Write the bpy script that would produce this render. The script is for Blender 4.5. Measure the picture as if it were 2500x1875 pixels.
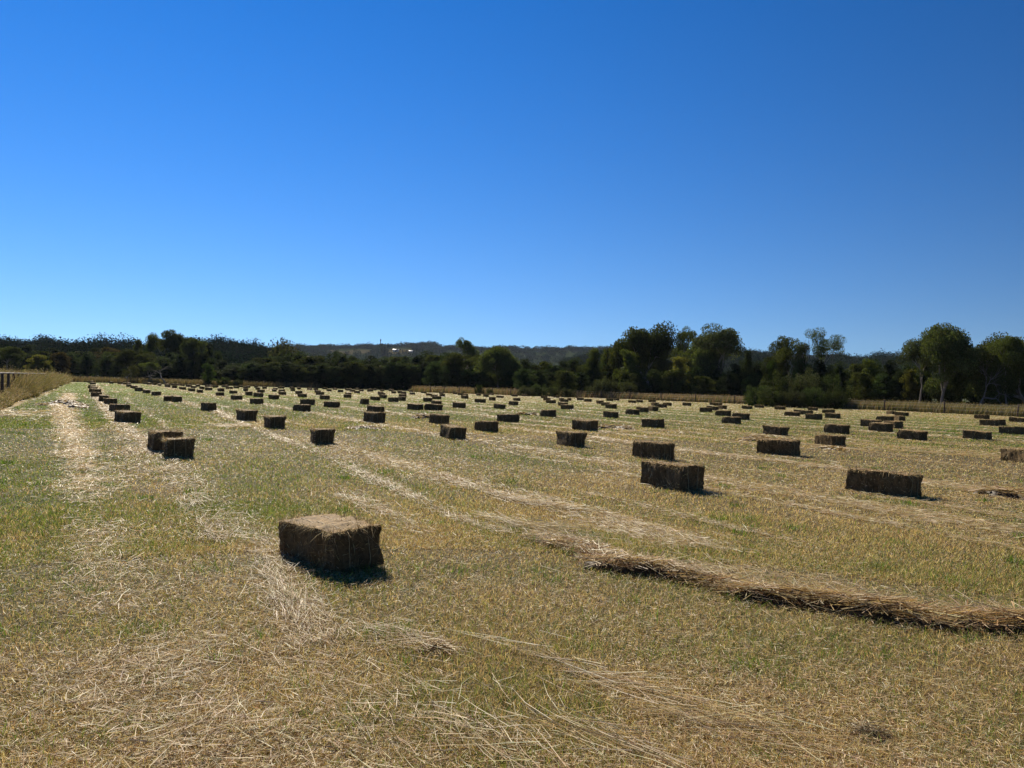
import bpy, math, random
import numpy as np
from mathutils import Matrix, Vector, Euler

for o in list(bpy.data.objects):
    bpy.data.objects.remove(o, do_unlink=True)
SC = bpy.context.scene
COL = SC.collection
R = math.radians

# ------------------------------------------------------------------ camera
CAM_H = 1.48
cd = bpy.data.cameras.new("camera")
cd.sensor_width = 36.0
cd.lens = 27.07
cd.clip_start = 0.05
cd.clip_end = 20000
cam = bpy.data.objects.new("camera", cd)
COL.objects.link(cam)
CAM_M = Matrix.Translation((0, 0, CAM_H)) @ Euler((R(90 + 0.235), 0, 0)).to_matrix().to_4x4() @ Matrix.Rotation(R(0.95), 4, 'Z')
cam.matrix_world = CAM_M
SC.camera = cam

# ------------------------------------------------------------------ sky, sun, exposure
SUN_AZ, SUN_EL = R(-22), R(37)
w = bpy.data.worlds.new("World")
SC.world = w
w.use_nodes = True
wn = w.node_tree
bg = wn.nodes["Background"]
sky = wn.nodes.new("ShaderNodeTexSky")
sky.sky_type = 'NISHITA'
sky.sun_disc = False
sky.sun_elevation = SUN_EL
sky.sun_rotation = SUN_AZ
sky.altitude = 0
sky.air_density = 1.0
sky.dust_density = 0.0
sky.ozone_density = 4.0


def wnode(t, **inp):
    n = wn.nodes.new("ShaderNode" + t)
    for k, val in inp.items():
        n.inputs[int(k[1:]) if k[0] == "i" and k[1:].isdigit() else k].default_value = val
    return n


# a clean deep summer sky: no dust band at the horizon, brighter on the sun's side
w_tc = wnode("TexCoord"); w_sep = wnode("SeparateXYZ"); w_comb = wnode("CombineXYZ")
w_lift = wnode("Math", i1=0.9, i2=0.075); w_lift.operation = 'MULTIPLY_ADD'
w_nrm = wnode("VectorMath"); w_nrm.operation = 'NORMALIZE'
w_hs = wnode("HueSaturation", Hue=0.512, Saturation=1.36)
w_dot = wnode("VectorMath", i1=(math.sin(SUN_AZ - 0.6), math.cos(SUN_AZ - 0.6), 0)); w_dot.operation = 'DOT_PRODUCT'
w_map = wnode("MapRange", i1=-0.2, i2=1.0, i3=0.52, i4=1.0)
w_scale = wnode("VectorMath"); w_scale.operation = 'SCALE'
for a, b in ((w_tc.outputs["Generated"], w_sep.inputs[0]), (w_sep.outputs["Z"], w_lift.inputs[0]), (w_sep.outputs["X"], w_comb.inputs[0]), (w_sep.outputs["Y"], w_comb.inputs[1]),
             (w_lift.outputs[0], w_comb.inputs[2]), (w_comb.outputs[0], w_nrm.inputs[0]), (w_nrm.outputs[0], sky.inputs["Vector"]), (sky.outputs[0], w_hs.inputs["Color"]),
             (w_tc.outputs["Generated"], w_dot.inputs[0]), (w_dot.outputs["Value"], w_map.inputs[0]), (w_hs.outputs[0], w_scale.inputs[0]), (w_map.outputs[0], w_scale.inputs["Scale"]), (w_scale.outputs[0], bg.inputs[0])):
    wn.links.new(a, b)
bg.inputs[1].default_value = 0.084
sl = bpy.data.lights.new("sun", 'SUN')
sl.energy = 5.0
sl.angle = R(0.53)
sl.color = (1.0, 0.90, 0.74)
sun = bpy.data.objects.new("sun", sl)
COL.objects.link(sun)
SUNV = Vector((math.sin(SUN_AZ) * math.cos(SUN_EL), math.cos(SUN_AZ) * math.cos(SUN_EL), math.sin(SUN_EL)))
sun.rotation_euler = SUNV.to_track_quat('Z', 'Y').to_euler()
sun.location = SUNV * 60
SC.view_settings.view_transform = 'Standard'
SC.view_settings.look = 'None'
SC.view_settings.exposure = 0.65
SC.view_settings.gamma = 1.0
SC.render.engine = 'CYCLES'
SC.cycles.max_bounces = 5
SC.cycles.diffuse_bounces = 3
SC.cycles.glossy_bounces = 2
SC.cycles.transmission_bounces = 3
SC.cycles.transparent_max_bounces = 6
SC.cycles.volume_bounces = 0
SC.cycles.use_denoising = True

# ------------------------------------------------------------------ helpers
rng = np.random.default_rng(11)
RA = R(-28.8)                                  # the direction in which the rows of bales run
RDIR = np.array([math.sin(RA), math.cos(RA)])
VDIR = np.array([math.cos(RA), -math.sin(RA)])
ROW0, ROWD = 0.75, 4.2


def uv_of(x, y):
    return x * RDIR[0] + y * RDIR[1], x * VDIR[0] + y * VDIR[1]


def xy_of(u, v):
    return u * RDIR[0] + v * VDIR[0], u * RDIR[1] + v * VDIR[1]


def hash2(i, j, seed):
    h = (i.astype(np.int64) * 374761393 + j.astype(np.int64) * 668265263 + seed * 974711) & 0xffffffff
    h = ((h ^ (h >> 13)) * 1274126177) & 0xffffffff
    h = h ^ (h >> 16)
    return (h & 0xffff) / 65535.0


def noise(x, y, seed=0):
    x = np.asarray(x, float); y = np.asarray(y, float)
    xi = np.floor(x); yi = np.floor(y)
    fx = x - xi; fy = y - yi
    fx = fx * fx * (3 - 2 * fx); fy = fy * fy * (3 - 2 * fy)
    a = hash2(xi, yi, seed); b = hash2(xi + 1, yi, seed)
    c = hash2(xi, yi + 1, seed); d = hash2(xi + 1, yi + 1, seed)
    return (a * (1 - fx) + b * fx) * (1 - fy) + (c * (1 - fx) + d * fx) * fy


def fbm(x, y, seed=0, octv=3):
    s = 0; a = 0.5; t = 0
    for k in range(octv):
        s = s + a * noise(x * 2 ** k, y * 2 ** k, seed + 17 * k); t += a; a *= 0.5
    return s / t


def sstep(a, b, x):
    t = np.clip((x - a) / (b - a), 0, 1)
    return t * t * (3 - 2 * t)


def ground_z(x, y):
    x = np.asarray(x, float); y = np.asarray(y, float)
    z = -0.0138 * 180 * np.tanh(x / 180.0)
    return z + sstep(68, 100, x - 0.1 * y) * sstep(60, 95, y) * 1.9 * (y < 400)


def ray(px, py):
    """direction of the line of sight through a point of the 2500x1875 photograph"""
    d = CAM_M.to_3x3() @ Vector(((px - 1250) / 1880.0, -(py - 937.5) / 1880.0, -1.0))
    return d


def at(px, py, Y):
    d = ray(px, py)
    return Vector((0, 0, CAM_H)) + d * (Y / d.y)


def on_ground(px, py):
    d = ray(px, py)
    t = -CAM_H / (d.z + 0.0138 * d.x)
    return d.x * t, d.y * t


def mesh_np(name, verts, faces_list, cols=None, mat=None, parent=None, smooth=False):
    """faces_list: list of (n,k) int arrays"""
    me = bpy.data.meshes.new(name)
    verts = np.asarray(verts, np.float32)
    me.vertices.add(len(verts))
    me.vertices.foreach_set("co", verts.ravel())
    tot = []; idx = []
    for f in faces_list:
        f = np.asarray(f, np.int32)
        if len(f) == 0:
            continue
        tot.append(np.full(len(f), f.shape[1], np.int32)); idx.append(f.ravel())
    tot = np.concatenate(tot); idx = np.concatenate(idx)
    me.loops.add(len(idx))
    me.loops.foreach_set("vertex_index", idx)
    me.polygons.add(len(tot))
    st = np.zeros(len(tot), np.int32); st[1:] = np.cumsum(tot)[:-1]
    me.polygons.foreach_set("loop_start", st)
    if smooth:
        me.polygons.foreach_set("use_smooth", np.ones(len(tot), bool))
    me.update(calc_edges=True)
    if cols is not None:
        ca = me.color_attributes.new("Col", 'FLOAT_COLOR', 'POINT')
        c4 = np.ones((len(verts), 4), np.float32); c4[:, :3] = cols
        ca.data.foreach_set("color", c4.ravel())
    if mat:
        me.materials.append(mat)
    ob = bpy.data.objects.new(name, me)
    COL.objects.link(ob)
    if parent:
        ob.parent = parent
    return ob


class Geo:
    """collects pieces of geometry that become ONE mesh"""
    def __init__(s):
        s.v = []; s.c = []; s.f = {}; s.n = 0

    def add(s, v, c, *faces):
        v = np.asarray(v, float)
        s.v.append(v)
        c = np.asarray(c, float)
        s.c.append(np.broadcast_to(c, v.shape) if c.ndim == 1 else c)
        for f in faces:
            f = np.asarray(f)
            if len(f):
                s.f.setdefault(f.shape[1], []).append(f + s.n)
        s.n += len(v)

    def build(s, name, mat, parent=None, smooth=False):
        return mesh_np(name, np.concatenate(s.v), [np.concatenate(k) for k in s.f.values()], np.concatenate(s.c), mat, parent, smooth)


def blades(geo, base, dirv, length, width, bend, col, side=None, tipcol=1.0, taper=0.7):
    """thin curved stalks: base (n,3), unit dirv (n,3), bend (n,3) = extra offset of the tip"""
    n = len(base)
    if side is None:
        a = rng.uniform(0, math.tau, n)
        side = np.stack([np.cos(a), np.sin(a), np.zeros(n)], 1)
    L = length[:, None]; W = width[:, None] * 0.5
    mid = base + dirv * L * 0.5 + bend * 0.3
    tip = base + dirv * L + bend
    v = np.stack([base - side * W, base + side * W, mid + side * W * taper, mid - side * W * taper, tip], 1).reshape(-1, 3)
    i = np.arange(n)[:, None] * 5
    q = i + np.array([[0, 1, 2, 3]]); t = i + np.array([[3, 2, 4]])
    c = np.repeat(col, 5, 0).reshape(n, 5, 3).copy()
    c[:, 4] *= tipcol
    geo.add(v, c.reshape(-1, 3), q, t)


def leafquads(geo, pos, size, col, flat=0.0):
    n = len(pos)
    a = rng.normal(size=(n, 3)); a[:, 2] *= (1 - flat); a /= np.linalg.norm(a, axis=1)[:, None]
    b = rng.normal(size=(n, 3)); b -= a * (a * b).sum(1)[:, None]; b /= np.linalg.norm(b, axis=1)[:, None]
    s = np.asarray(size)[:, None] * 0.5
    asp = rng.uniform(0.5, 0.9, n)[:, None]
    v = np.stack([pos - a * s, pos + b * s * asp, pos + a * s, pos - b * s * asp], 1).reshape(-1, 3)
    i = np.arange(n)[:, None] * 4
    geo.add(v, np.repeat(col, 4, 0), i + np.array([[0, 1, 2, 3]]))


def tube(geo, pts, radii, col, sides=6):
    pts = np.asarray(pts, float)
    n = len(pts); rings = []
    for k in range(n):
        t = pts[min(k + 1, n - 1)] - pts[max(k - 1, 0)]
        t /= (np.linalg.norm(t) + 1e-9)
        r = np.array([0, 0, 1.0]) if abs(t[2]) < 0.9 else np.array([1.0, 0, 0])
        a = np.cross(t, r); a /= np.linalg.norm(a); b = np.cross(t, a)
        ang = np.arange(sides) * math.tau / sides
        rings.append(pts[k] + radii[k] * (np.cos(ang)[:, None] * a + np.sin(ang)[:, None] * b))
    v = np.concatenate(rings)
    f = []
    for k in range(n - 1):
        for j in range(sides):
            f.append([k * sides + j, k * sides + (j + 1) % sides, (k + 1) * sides + (j + 1) % sides, (k + 1) * sides + j])
    geo.add(v, np.asarray(col, float), np.array(f))


def tag(o, label=None, cat=None, group=None, kind=None):
    for k, val in (("label", label), ("category", cat), ("group", group), ("kind", kind)):
        if val:
            o[k] = val
    return o


def copy_tree(o, parent=None):
    c = o.copy()
    COL.objects.link(c)
    if parent:
        c.parent = parent
    for ch in list(o.children):
        copy_tree(ch, c)
    return c


def mat_attr(name, transl=0.3, rough=0.6, spec=0.3, nscale=0.0, namp=0.3, tcol=(1, 1, 1)):
    """surface coloured per stalk or leaf by the mesh attribute Col, with some light passing through"""
    m = bpy.data.materials.new(name); m.use_nodes = True
    nt = m.node_tree; N = nt.nodes; K = nt.links
    N.clear()
    out = N.new("ShaderNodeOutputMaterial")
    at_ = N.new("ShaderNodeAttribute"); at_.attribute_name = "Col"
    src = at_.outputs["Color"]
    if nscale:
        tc = N.new("ShaderNodeTexCoord"); nz = N.new("ShaderNodeTexNoise"); nz.inputs["Scale"].default_value = nscale
        nz.inputs["Detail"].default_value = 3
        K.new(tc.outputs["Object"], nz.inputs["Vector"])
        mr = N.new("ShaderNodeMapRange"); mr.inputs[1].default_value = 0.25; mr.inputs[2].default_value = 0.75
        mr.inputs[3].default_value = 1 - namp; mr.inputs[4].default_value = 1 + namp
        K.new(nz.outputs["Fac"], mr.inputs[0])
        vm = N.new("ShaderNodeVectorMath"); vm.operation = 'SCALE'
        K.new(src, vm.inputs[0]); K.new(mr.outputs[0], vm.inputs["Scale"])
        src = vm.outputs[0]
    pb = N.new("ShaderNodeBsdfPrincipled")
    pb.inputs["Roughness"].default_value = rough
    pb.inputs["Specular IOR Level"].default_value = spec
    K.new(src, pb.inputs["Base Color"])
    last = pb.outputs[0]
    if transl > 0:
        tr = N.new("ShaderNodeBsdfTranslucent")
        tm = N.new("ShaderNodeVectorMath"); tm.operation = 'MULTIPLY'; tm.inputs[1].default_value = tcol
        K.new(src, tm.inputs[0]); K.new(tm.outputs[0], tr.inputs["Color"])
        mx = N.new("ShaderNodeMixShader"); mx.inputs[0].default_value = transl
        K.new(pb.outputs[0], mx.inputs[1]); K.new(tr.outputs[0], mx.inputs[2]); last = mx.outputs[0]
    K.new(last, out.inputs["Surface"])
    return m


M_GRASS = mat_attr("grass_blade", 0.5, 0.5, 0.3, tcol=(1.05, 1.02, 0.7))
M_STRAW = mat_attr("straw_stalk", 0.35, 0.5, 0.22, tcol=(1.1, 1.0, 0.7))
M_BALE = mat_attr("baled_hay", 0.12, 0.75, 0.1, nscale=38, namp=0.45)
M_LEAF = mat_attr("leaf", 0.34, 0.75, 0.03, tcol=(1.2, 1.25, 0.5))
M_BARK = mat_attr("bark", 0.0, 0.85, 0.15, nscale=6, namp=0.4)
M_FAR = mat_attr("far_canopy", 0.12, 0.9, 0.0)
M_WOOD = mat_attr("weathered_wood", 0.0, 0.85, 0.15, nscale=14, namp=0.4)
M_WIRE = mat_attr("fence_wire", 0.0, 0.5, 0.4)
M_TALL = mat_attr("dry_grass", 0.4, 0.6, 0.25, tcol=(1.0, 0.95, 0.7))
M_TWINE = mat_attr("baling_twine", 0.0, 0.6, 0.3)

# ------------------------------------------------------------------ ground
FENCE_PX = [(1000, 147), (1050, 145), (1100, 143), (1200, 142), (1330, 140), (1467, 137), (1614, 128), (1698, 122), (1794, 116), (1898, 109), (2019, 101), (2160, 94), (2306, 87), (2484, 79), (2700, 72), (2950, 66)]
FENCE = []
for px, Y in FENCE_PX:
    p = at(px, 950, Y); FENCE.append((p.x, Y))
FENCE = np.array(FENCE)
EDGE = np.array([(-95, 150), (-76.5, 151), (-60, 166), (-30, 170), (-20, 160)] + [tuple(p) for p in FENCE])      # far limit of the mown field


def edge_y(x):
    return np.interp(x, EDGE[:, 0], EDGE[:, 1])


def in_field(x, y):
    u, v = uv_of(x, y)
    return (v > -3.0 + 0.5 * noise(u * 0.3, v * 0 + 3, 5)) & (y < edge_y(x) - 1.0)


def greenness(x, y):
    """how green the dry stubble is: living regrowth, plus backlit green painted in far off"""
    d = np.hypot(x, y); u, v = uv_of(x, y)
    g = 0.10 + 0.10 * sstep(8, 18, d) + 0.48 * sstep(24, 44, d)  # rise with distance partly paints in the green of backlit far grass
    g = g + 0.26 * sstep(3.2, 0.5, v) * sstep(4.5, 7, d) + 0.16 * sstep(12, 3, v) * sstep(8, 14, d)
    g = g + 0.55 * (fbm(u * 0.22, v * 0.5, 3) - 0.5) + 0.7 * (fbm(x * 0.9, y * 0.9, 8) - 0.5)
    rv = (v - ROW0) / ROWD; rv = np.abs(rv - np.round(rv)) * ROWD
    g = g - 0.3 * np.exp(-(rv / 0.45) ** 2) * sstep(5, 12, d)
    return np.clip(g, 0.02, 0.97)


def strawness(x, y):
    """how much loose straw lies there: strips along the rows, broken up by noise"""
    d = np.hypot(x, y); u, v = uv_of(x, y)
    wob = 0.5 * (noise(u * 0.12, v * 0.05, 21) - 0.5)
    rv = (v + wob - ROW0) / ROWD; k = np.round(rv); rv = np.abs(rv - k) * ROWD
    p = sstep(0.42, 0.72, fbm(u * 0.16 + k * 7.3, k * 3.1 + v * 0.2, 31, 2))
    s = np.exp(-(rv / 0.36) ** 2) * (0.12 + 1.0 * p)
    r2 = (v - ROW0) / ROWD * 3; k2 = np.round(r2); r2 = np.abs(r2 - k2)
    s = s + 0.6 * np.exp(-(r2 / 0.16) ** 2) * sstep(0.58, 0.75, fbm(u * 0.22 + k2 * 5.7, k2 * 1.7, 47, 2))
    s = s + 0.8 * sstep(0.62, 0.8, fbm(x * 0.5, y * 0.5, 61))
    # the wide left strip of spilt straw
    s = s + 0.75 * np.exp(-((v + 0.05 + 0.02 * u) / 0.55) ** 2) * sstep(5, 8, u) * sstep(70, 30, u) * (0.4 + fbm(u * 0.5, v, 77))
    return np.clip(s, 0, 1.3)


rr = np.concatenate([np.linspace(0.2, 3, 10), np.geomspace(3.15, 6500, 210)])
na = 384
aa = np.linspace(0, math.tau, na, endpoint=False)
# finer spacing towards +Y, where the camera looks
aa = aa + 0.55 * np.sin(aa) * -1.0
gx = rr[:, None] * np.sin(aa)[None]; gy = rr[:, None] * np.cos(aa)[None]
gd = np.hypot(gx, gy)
gz = ground_z(gx, gy) - 0.012 + 0.012 * (fbm(gx * 1.3, gy * 1.3, 2) - 0.5) * sstep(45, 20, gd)
v = np.stack([gx, gy, gz], -1).reshape(-1, 3)
v = np.concatenate([v, [[0, 0, 0]]])
I = np.arange(len(rr) - 1)[:, None] * na; J = np.arange(na)[None]; J2 = (J + 1) % na
q = np.stack([I + J, I + na + J, I + na + J2, I + J2], -1).reshape(-1, 4)
cap = np.stack([np.full(na, len(v) - 1), np.arange(na), (np.arange(na) + 1) % na], 1)
fx, fy = v[:, 0], v[:, 1]
g = greenness(fx, fy)[:, None]
inside = (in_field(fx, fy) & (fy > -60))[:, None]
nf = sstep(30, 90, np.hypot(fx, fy))[:, None]      # near by, blades cover the dark thatch; far off they merge with it
c_in = (g * np.array([0.150, 0.185, 0.036]) + (1 - g) * np.array([0.27, 0.20, 0.09])) * (0.30 + 0.70 * nf)
c_out = np.array([0.27, 0.20, 0.095]) * (0.8 + 0.4 * noise(fx * 0.05, fy * 0.05, 9)[:, None])
c_far = np.array([0.05, 0.06, 0.02])
far = sstep(165, 190, np.hypot(fx, fy))[:, None]
gc = np.where(inside, c_in, c_out); gc = gc * (1 - far) + c_far * far
M_GROUND = bpy.data.materials.new("mown_field"); M_GROUND.use_nodes = True
nt = M_GROUND.node_tree; N = nt.nodes; K = nt.links
pb = N["Principled BSDF"]; pb.inputs["Roughness"].default_value = 0.9; pb.inputs["Specular IOR Level"].default_value = 0.1
at_ = N.new("ShaderNodeAttribute"); at_.attribute_name = "Col"
tc = N.new("ShaderNodeTexCoord")
rot = N.new("ShaderNodeMapping"); rot.inputs["Rotation"].default_value = (0, 0, RA); K.new(tc.outputs["Object"], rot.inputs["Vector"])


def nz_(scale, detail, vec, lo, hi, o0, o1, stretch=None):
    n = N.new("ShaderNodeTexNoise"); n.inputs["Scale"].default_value = scale; n.inputs["Detail"].default_value = detail; n.inputs["Roughness"].default_value = 0.65
    if stretch:
        mp = N.new("ShaderNodeMapping"); mp.inputs["Scale"].default_value = stretch; K.new(vec, mp.inputs["Vector"]); vec = mp.outputs[0]
    K.new(vec, n.inputs["Vector"])
    m = N.new("ShaderNodeMapRange"); m.inputs[1].default_value = lo; m.inputs[2].default_value = hi; m.inputs[3].default_value = o0; m.inputs[4].default_value = o1
    K.new(n.outputs["Fac"], m.inputs[0]); return m.outputs[0], n


f1, n1 = nz_(9.0, 8, tc.outputs["Object"], 0.3, 0.7, 0.55, 1.45)
vm = N.new("ShaderNodeVectorMath"); vm.operation = 'SCALE'; K.new(at_.outputs["Color"], vm.inputs[0]); K.new(f1, vm.inputs["Scale"])
# pale straw thinly strewn, in streaks that follow the rows
f2, n2 = nz_(1.6, 7, rot.outputs[0], 0.58, 0.72, 0.0, 0.6, (1.0, 0.14, 1.0))
mx = N.new("ShaderNodeMix"); mx.data_type = 'RGBA'
K.new(f2, mx.inputs["Factor"]); K.new(vm.outputs[0], mx.inputs["A"]); mx.inputs["B"].default_value = (0.42, 0.34, 0.19, 1)
K.new(mx.outputs["Result"], pb.inputs["Base Color"])
bp = N.new("ShaderNodeBump"); bp.inputs["Strength"].default_value = 0.6; bp.inputs["Distance"].default_value = 0.03
K.new(n1.outputs["Fac"], bp.inputs["Height"]); K.new(bp.outputs[0], pb.inputs["Normal"])
field = mesh_np("field_ground", v, [q, cap], gc, M_GROUND, smooth=True)
tag(field, "mown paddock of dry stubble and green regrowth reaching to the trees", "ground", kind="structure")


def fan(n, d0, d1, half=R(44)):
    """points spread evenly over 1/distance, so that near ground gets the finer cover"""
    d = 1.0 / rng.uniform(1 / d1, 1 / d0, n)
    a = rng.uniform(-half, half, n)
    return d * np.sin(a), d * np.cos(a), d


def lod(d, w0, k=0.85):
    return np.maximum(w0, k * d / 770.0)


def vary(c, n, amp=0.25):
    return np.asarray(c)[None] * (1 + amp * rng.uniform(-1, 1, (n, 1))) * (1 + 0.06 * rng.normal(size=(n, 3)))


# ------------------------------------------------------------------ stubble: short upright blades
G = Geo()
for n, d0, d1 in ((560000, 2.7, 10), (560000, 7, 32), (380000, 24, 75), (130000, 65, 150)):
    x, y, d = fan(n, d0, d1)
    if d0 > 60:
        d = rng.uniform(d0, d1, n)
        a = rng.uniform(R(-42), R(42), n); x, y = d * np.sin(a), d * np.cos(a)
    k = in_field(x, y)
    dens = 0.6 + 0.5 * fbm(x * 1.5, y * 1.5, 91)
    k &= rng.uniform(0, 1, n) < dens
    x, y, d = x[k], y[k], d[k]; n = len(x)
    gr = greenness(x, y)
    isg = rng.uniform(0, 1, n) < gr
    pick = rng.uniform(0, 1, n)
    col = np.where(isg[:, None], vary((0.15, 0.205, 0.035), n, 0.5),
                   np.where((pick < 0.45)[:, None], vary((0.64, 0.50, 0.27), n, 0.4),
                            np.where((pick < 0.75)[:, None], vary((0.30, 0.19, 0.085), n, 0.6), vary((0.38, 0.32, 0.135), n, 0.45))))
    ln = rng.uniform(0.018, 0.055, n) * (1 + 0.5 * isg) * (0.7 + 0.6 * noise(x * 1.1, y * 1.1, 15)) * np.where(d > 60, 1.25, 1)
    a = rng.uniform(0, math.tau, n); tilt = np.minimum(np.abs(rng.normal(0.5, 0.6, n)), 1.45)
    dv = np.stack([np.cos(a) * np.sin(tilt), np.sin(a) * np.sin(tilt), np.cos(tilt)], 1)
    bend = np.stack([np.cos(a), np.sin(a), -0.4 * np.ones(n)], 1) * (ln * rng.uniform(0, 0.7, n))[:, None]
    base = np.stack([x, y, ground_z(x, y) - 0.008], 1)
    blades(G, base, dv, ln, lod(d, 0.0028, 0.46) * rng.uniform(0.7, 1.3, n), bend, col)
# taller green tufts here and there
tx, ty, td = fan(420, 3.2, 30)
k = (in_field(tx, ty)) & (rng.uniform(0, 1, 420) < greenness(tx, ty) + 0.15)
for x0, y0, d0 in zip(tx[k], ty[k], td[k]):
    n = rng.integers(15, 50)
    x = x0 + rng.normal(0, 0.07, n); y = y0 + rng.normal(0, 0.07, n)
    a = rng.uniform(0, math.tau, n); t = np.abs(rng.normal(0, 0.45, n))
    dv = np.stack([np.cos(a) * np.sin(t), np.sin(a) * np.sin(t), np.cos(t)], 1)
    ln = rng.uniform(0.05, 0.11, n)
    blades(G, np.stack([x, y, ground_z(x, y) - 0.005], 1), dv, ln, lod(np.full(n, d0), 0.0035, 0.7), np.stack([np.cos(a), np.sin(a), -0.3 + 0 * a], 1) * (ln * 0.3)[:, None], vary((0.10, 0.17, 0.025), n, 0.35))
tag(G.build("stubble_grass", M_GRASS), "short mown stubble with green regrowth covering the paddock", "grass", kind="stuff")

# ------------------------------------------------------------------ loose straw lying on the stubble
G = Geo()


def lay_straw(x, y, d, az, ln, col, lift=0.03, pitch=0.12, w0=0.0028, curl=0.18):
    n = len(x)
    p = np.clip(rng.normal(0, pitch, n), -0.28, 0.28)
    dv = np.stack([np.sin(az) * np.cos(p), np.cos(az) * np.cos(p), np.sin(p)], 1)
    side = np.stack([np.cos(az), -np.sin(az), rng.normal(0, 0.6, n)], 1); side /= np.linalg.norm(side, axis=1)[:, None]
    bend = side * (ln * rng.normal(0, curl, n))[:, None]; bend[:, 2] = -np.abs(bend[:, 2]) * 0.3
    base = np.stack([x, y, ground_z(x, y) + rng.uniform(0.004, 1, n) * lift], 1) - dv * (ln * 0.5)[:, None]
    base[:, 2] = np.maximum(base[:, 2], ground_z(base[:, 0], base[:, 1]) + 0.004)
    blades(G, base, dv, ln, lod(d, w0, 0.34) * rng.uniform(0.7, 1.25, n), bend, col, side=side, taper=0.9)


def straw_col(n):
    p = rng.uniform(0, 1, n)[:, None]
    return np.where(p < 0.5, vary((0.54, 0.43, 0.235), n, 0.25), np.where(p < 0.75, vary((0.36, 0.25, 0.115), n, 0.35), vary((0.64, 0.555, 0.37), n, 0.2)))


def chaff_col(n):
    p = rng.uniform(0, 1, n)[:, None]
    return np.where(p < 0.4, vary((0.58, 0.45, 0.23), n, 0.3), np.where(p < 0.65, vary((0.38, 0.25, 0.11), n, 0.35), vary((0.68, 0.58, 0.37), n, 0.2)))


# chaff: short bits flattened all over the stubble
for n, d0, d1, l0, l1 in ((260000, 2.7, 20, 0.015, 0.07), (110000, 12, 45, 0.03, 0.12)):
    x, y, d = fan(n, d0, d1)
    s = fbm(x * 0.7, y * 0.7, 52)
    k = in_field(x, y) & (rng.uniform(0, 1, n) < sstep(0.25, 0.7, s) * (1 - 0.9 * greenness(x, y)) + 0.03)
    x, y, d = x[k], y[k], d[k]; n = len(x)
    lay_straw(x, y, d, rng.uniform(0, math.tau, n), rng.uniform(l0, l1, n), chaff_col(n), 0.028, 0.25, 0.0028, 0.25)
# strips of spilt straw: along every row of bales, with fainter lines between
for k in range(-1, 26):
    for off, sd, dens, thr in ((0.0, 0.17, 1.0, 0.30), (0.35, 0.10, 0.7, 0.48), (1.25, 0.07, 0.55, 0.52), (1.45, 0.2, 0.35, 0.55), (-0.9, 0.06, 0.5, 0.55), (2.2, 0.08, 0.4, 0.6)):
        v0 = ROW0 + k * ROWD + off
        if k == -1 and off > 0.5:
            continue
        m = int(9500 * dens)
        u = 1 / rng.uniform(1 / 150, 1 / 4.0, m * 2); u = np.r_[u, rng.uniform(20, 150, m)] - v0 * 0.35
        nn = fbm(u * 0.13 + k * 9.1, u * 0 + off * 7 + k * 3.3, 31, 2)
        kp = rng.uniform(0, 1, len(u)) < sstep(thr, thr + 0.16, nn) * (0.35 + 0.65 * sstep(0.3, 0.7, noise(u * 1.7, u * 0 + k, 9)))
        u = u[kp]; n = len(u)
        v = v0 + rng.normal(0, sd, n) * np.where(rng.uniform(0, 1, n) < 0.15, 3, 1) + 0.25 * (noise(u * 0.25, u * 0 + k * 5 + off, 4) - 0.5) + 0.10 * (noise(u * 1.1, u * 0 + k, 14) - 0.5)
        x, y = xy_of(u, v); d = np.hypot(x, y)
        ok = in_field(x, y) & (y > 1.5) & (np.abs(np.arctan2(x, y)) < R(46)) & (d > 7.5)
        x, y, d = x[ok], y[ok], d[ok]; n = len(x)
        if n:
            lay_straw(x, y, d, RA + rng.normal(0, 0.38, n), rng.uniform(0.05, 0.24, n) * (1 + 0.3 * sstep(20, 80, d)), straw_col(n), 0.035, 0.12, 0.003, 0.2)


def strip(pts, wd, per_m, az_sd=0.6, l0=0.05, l1=0.25, lift=0.04, pale=1.0):
    """one strip of straw along points of the photograph that lie on the ground"""
    q = np.array([on_ground(a, b) for a, b in pts]); seg = np.r_[0, np.cumsum(np.hypot(*np.diff(q, axis=0).T))]
    n = int(seg[-1] * per_m * 1.5)
    t_ = rng.uniform(0, seg[-1], n)
    dn = fbm(t_ * 0.8, t_ * 0 + pts[0][0], 3, 2); kp = rng.uniform(0, 1, n) < sstep(0.3, 0.6, dn) + 0.2
    t_ = t_[kp]; n = len(t_)
    x = np.interp(t_, seg, q[:, 0]); y = np.interp(t_, seg, q[:, 1])
    tx0 = np.interp(t_ + 0.2, seg, q[:, 0]) - np.interp(t_ - 0.2, seg, q[:, 0]); ty0 = np.interp(t_ + 0.2, seg, q[:, 1]) - np.interp(t_ - 0.2, seg, q[:, 1])
    az = np.arctan2(tx0, ty0)
    j = rng.normal(0, wd, n) * (0.5 + fbm(t_ * 1.5, t_ * 0 + 7, 5))
    x = x + np.cos(az) * j; y = y - np.sin(az) * j
    lay_straw(x, y, np.hypot(x, y), az + rng.normal(0, az_sd, n), rng.uniform(l0, l1, n), straw_col(n) * pale, lift, 0.15, 0.003, 0.22)


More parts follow.
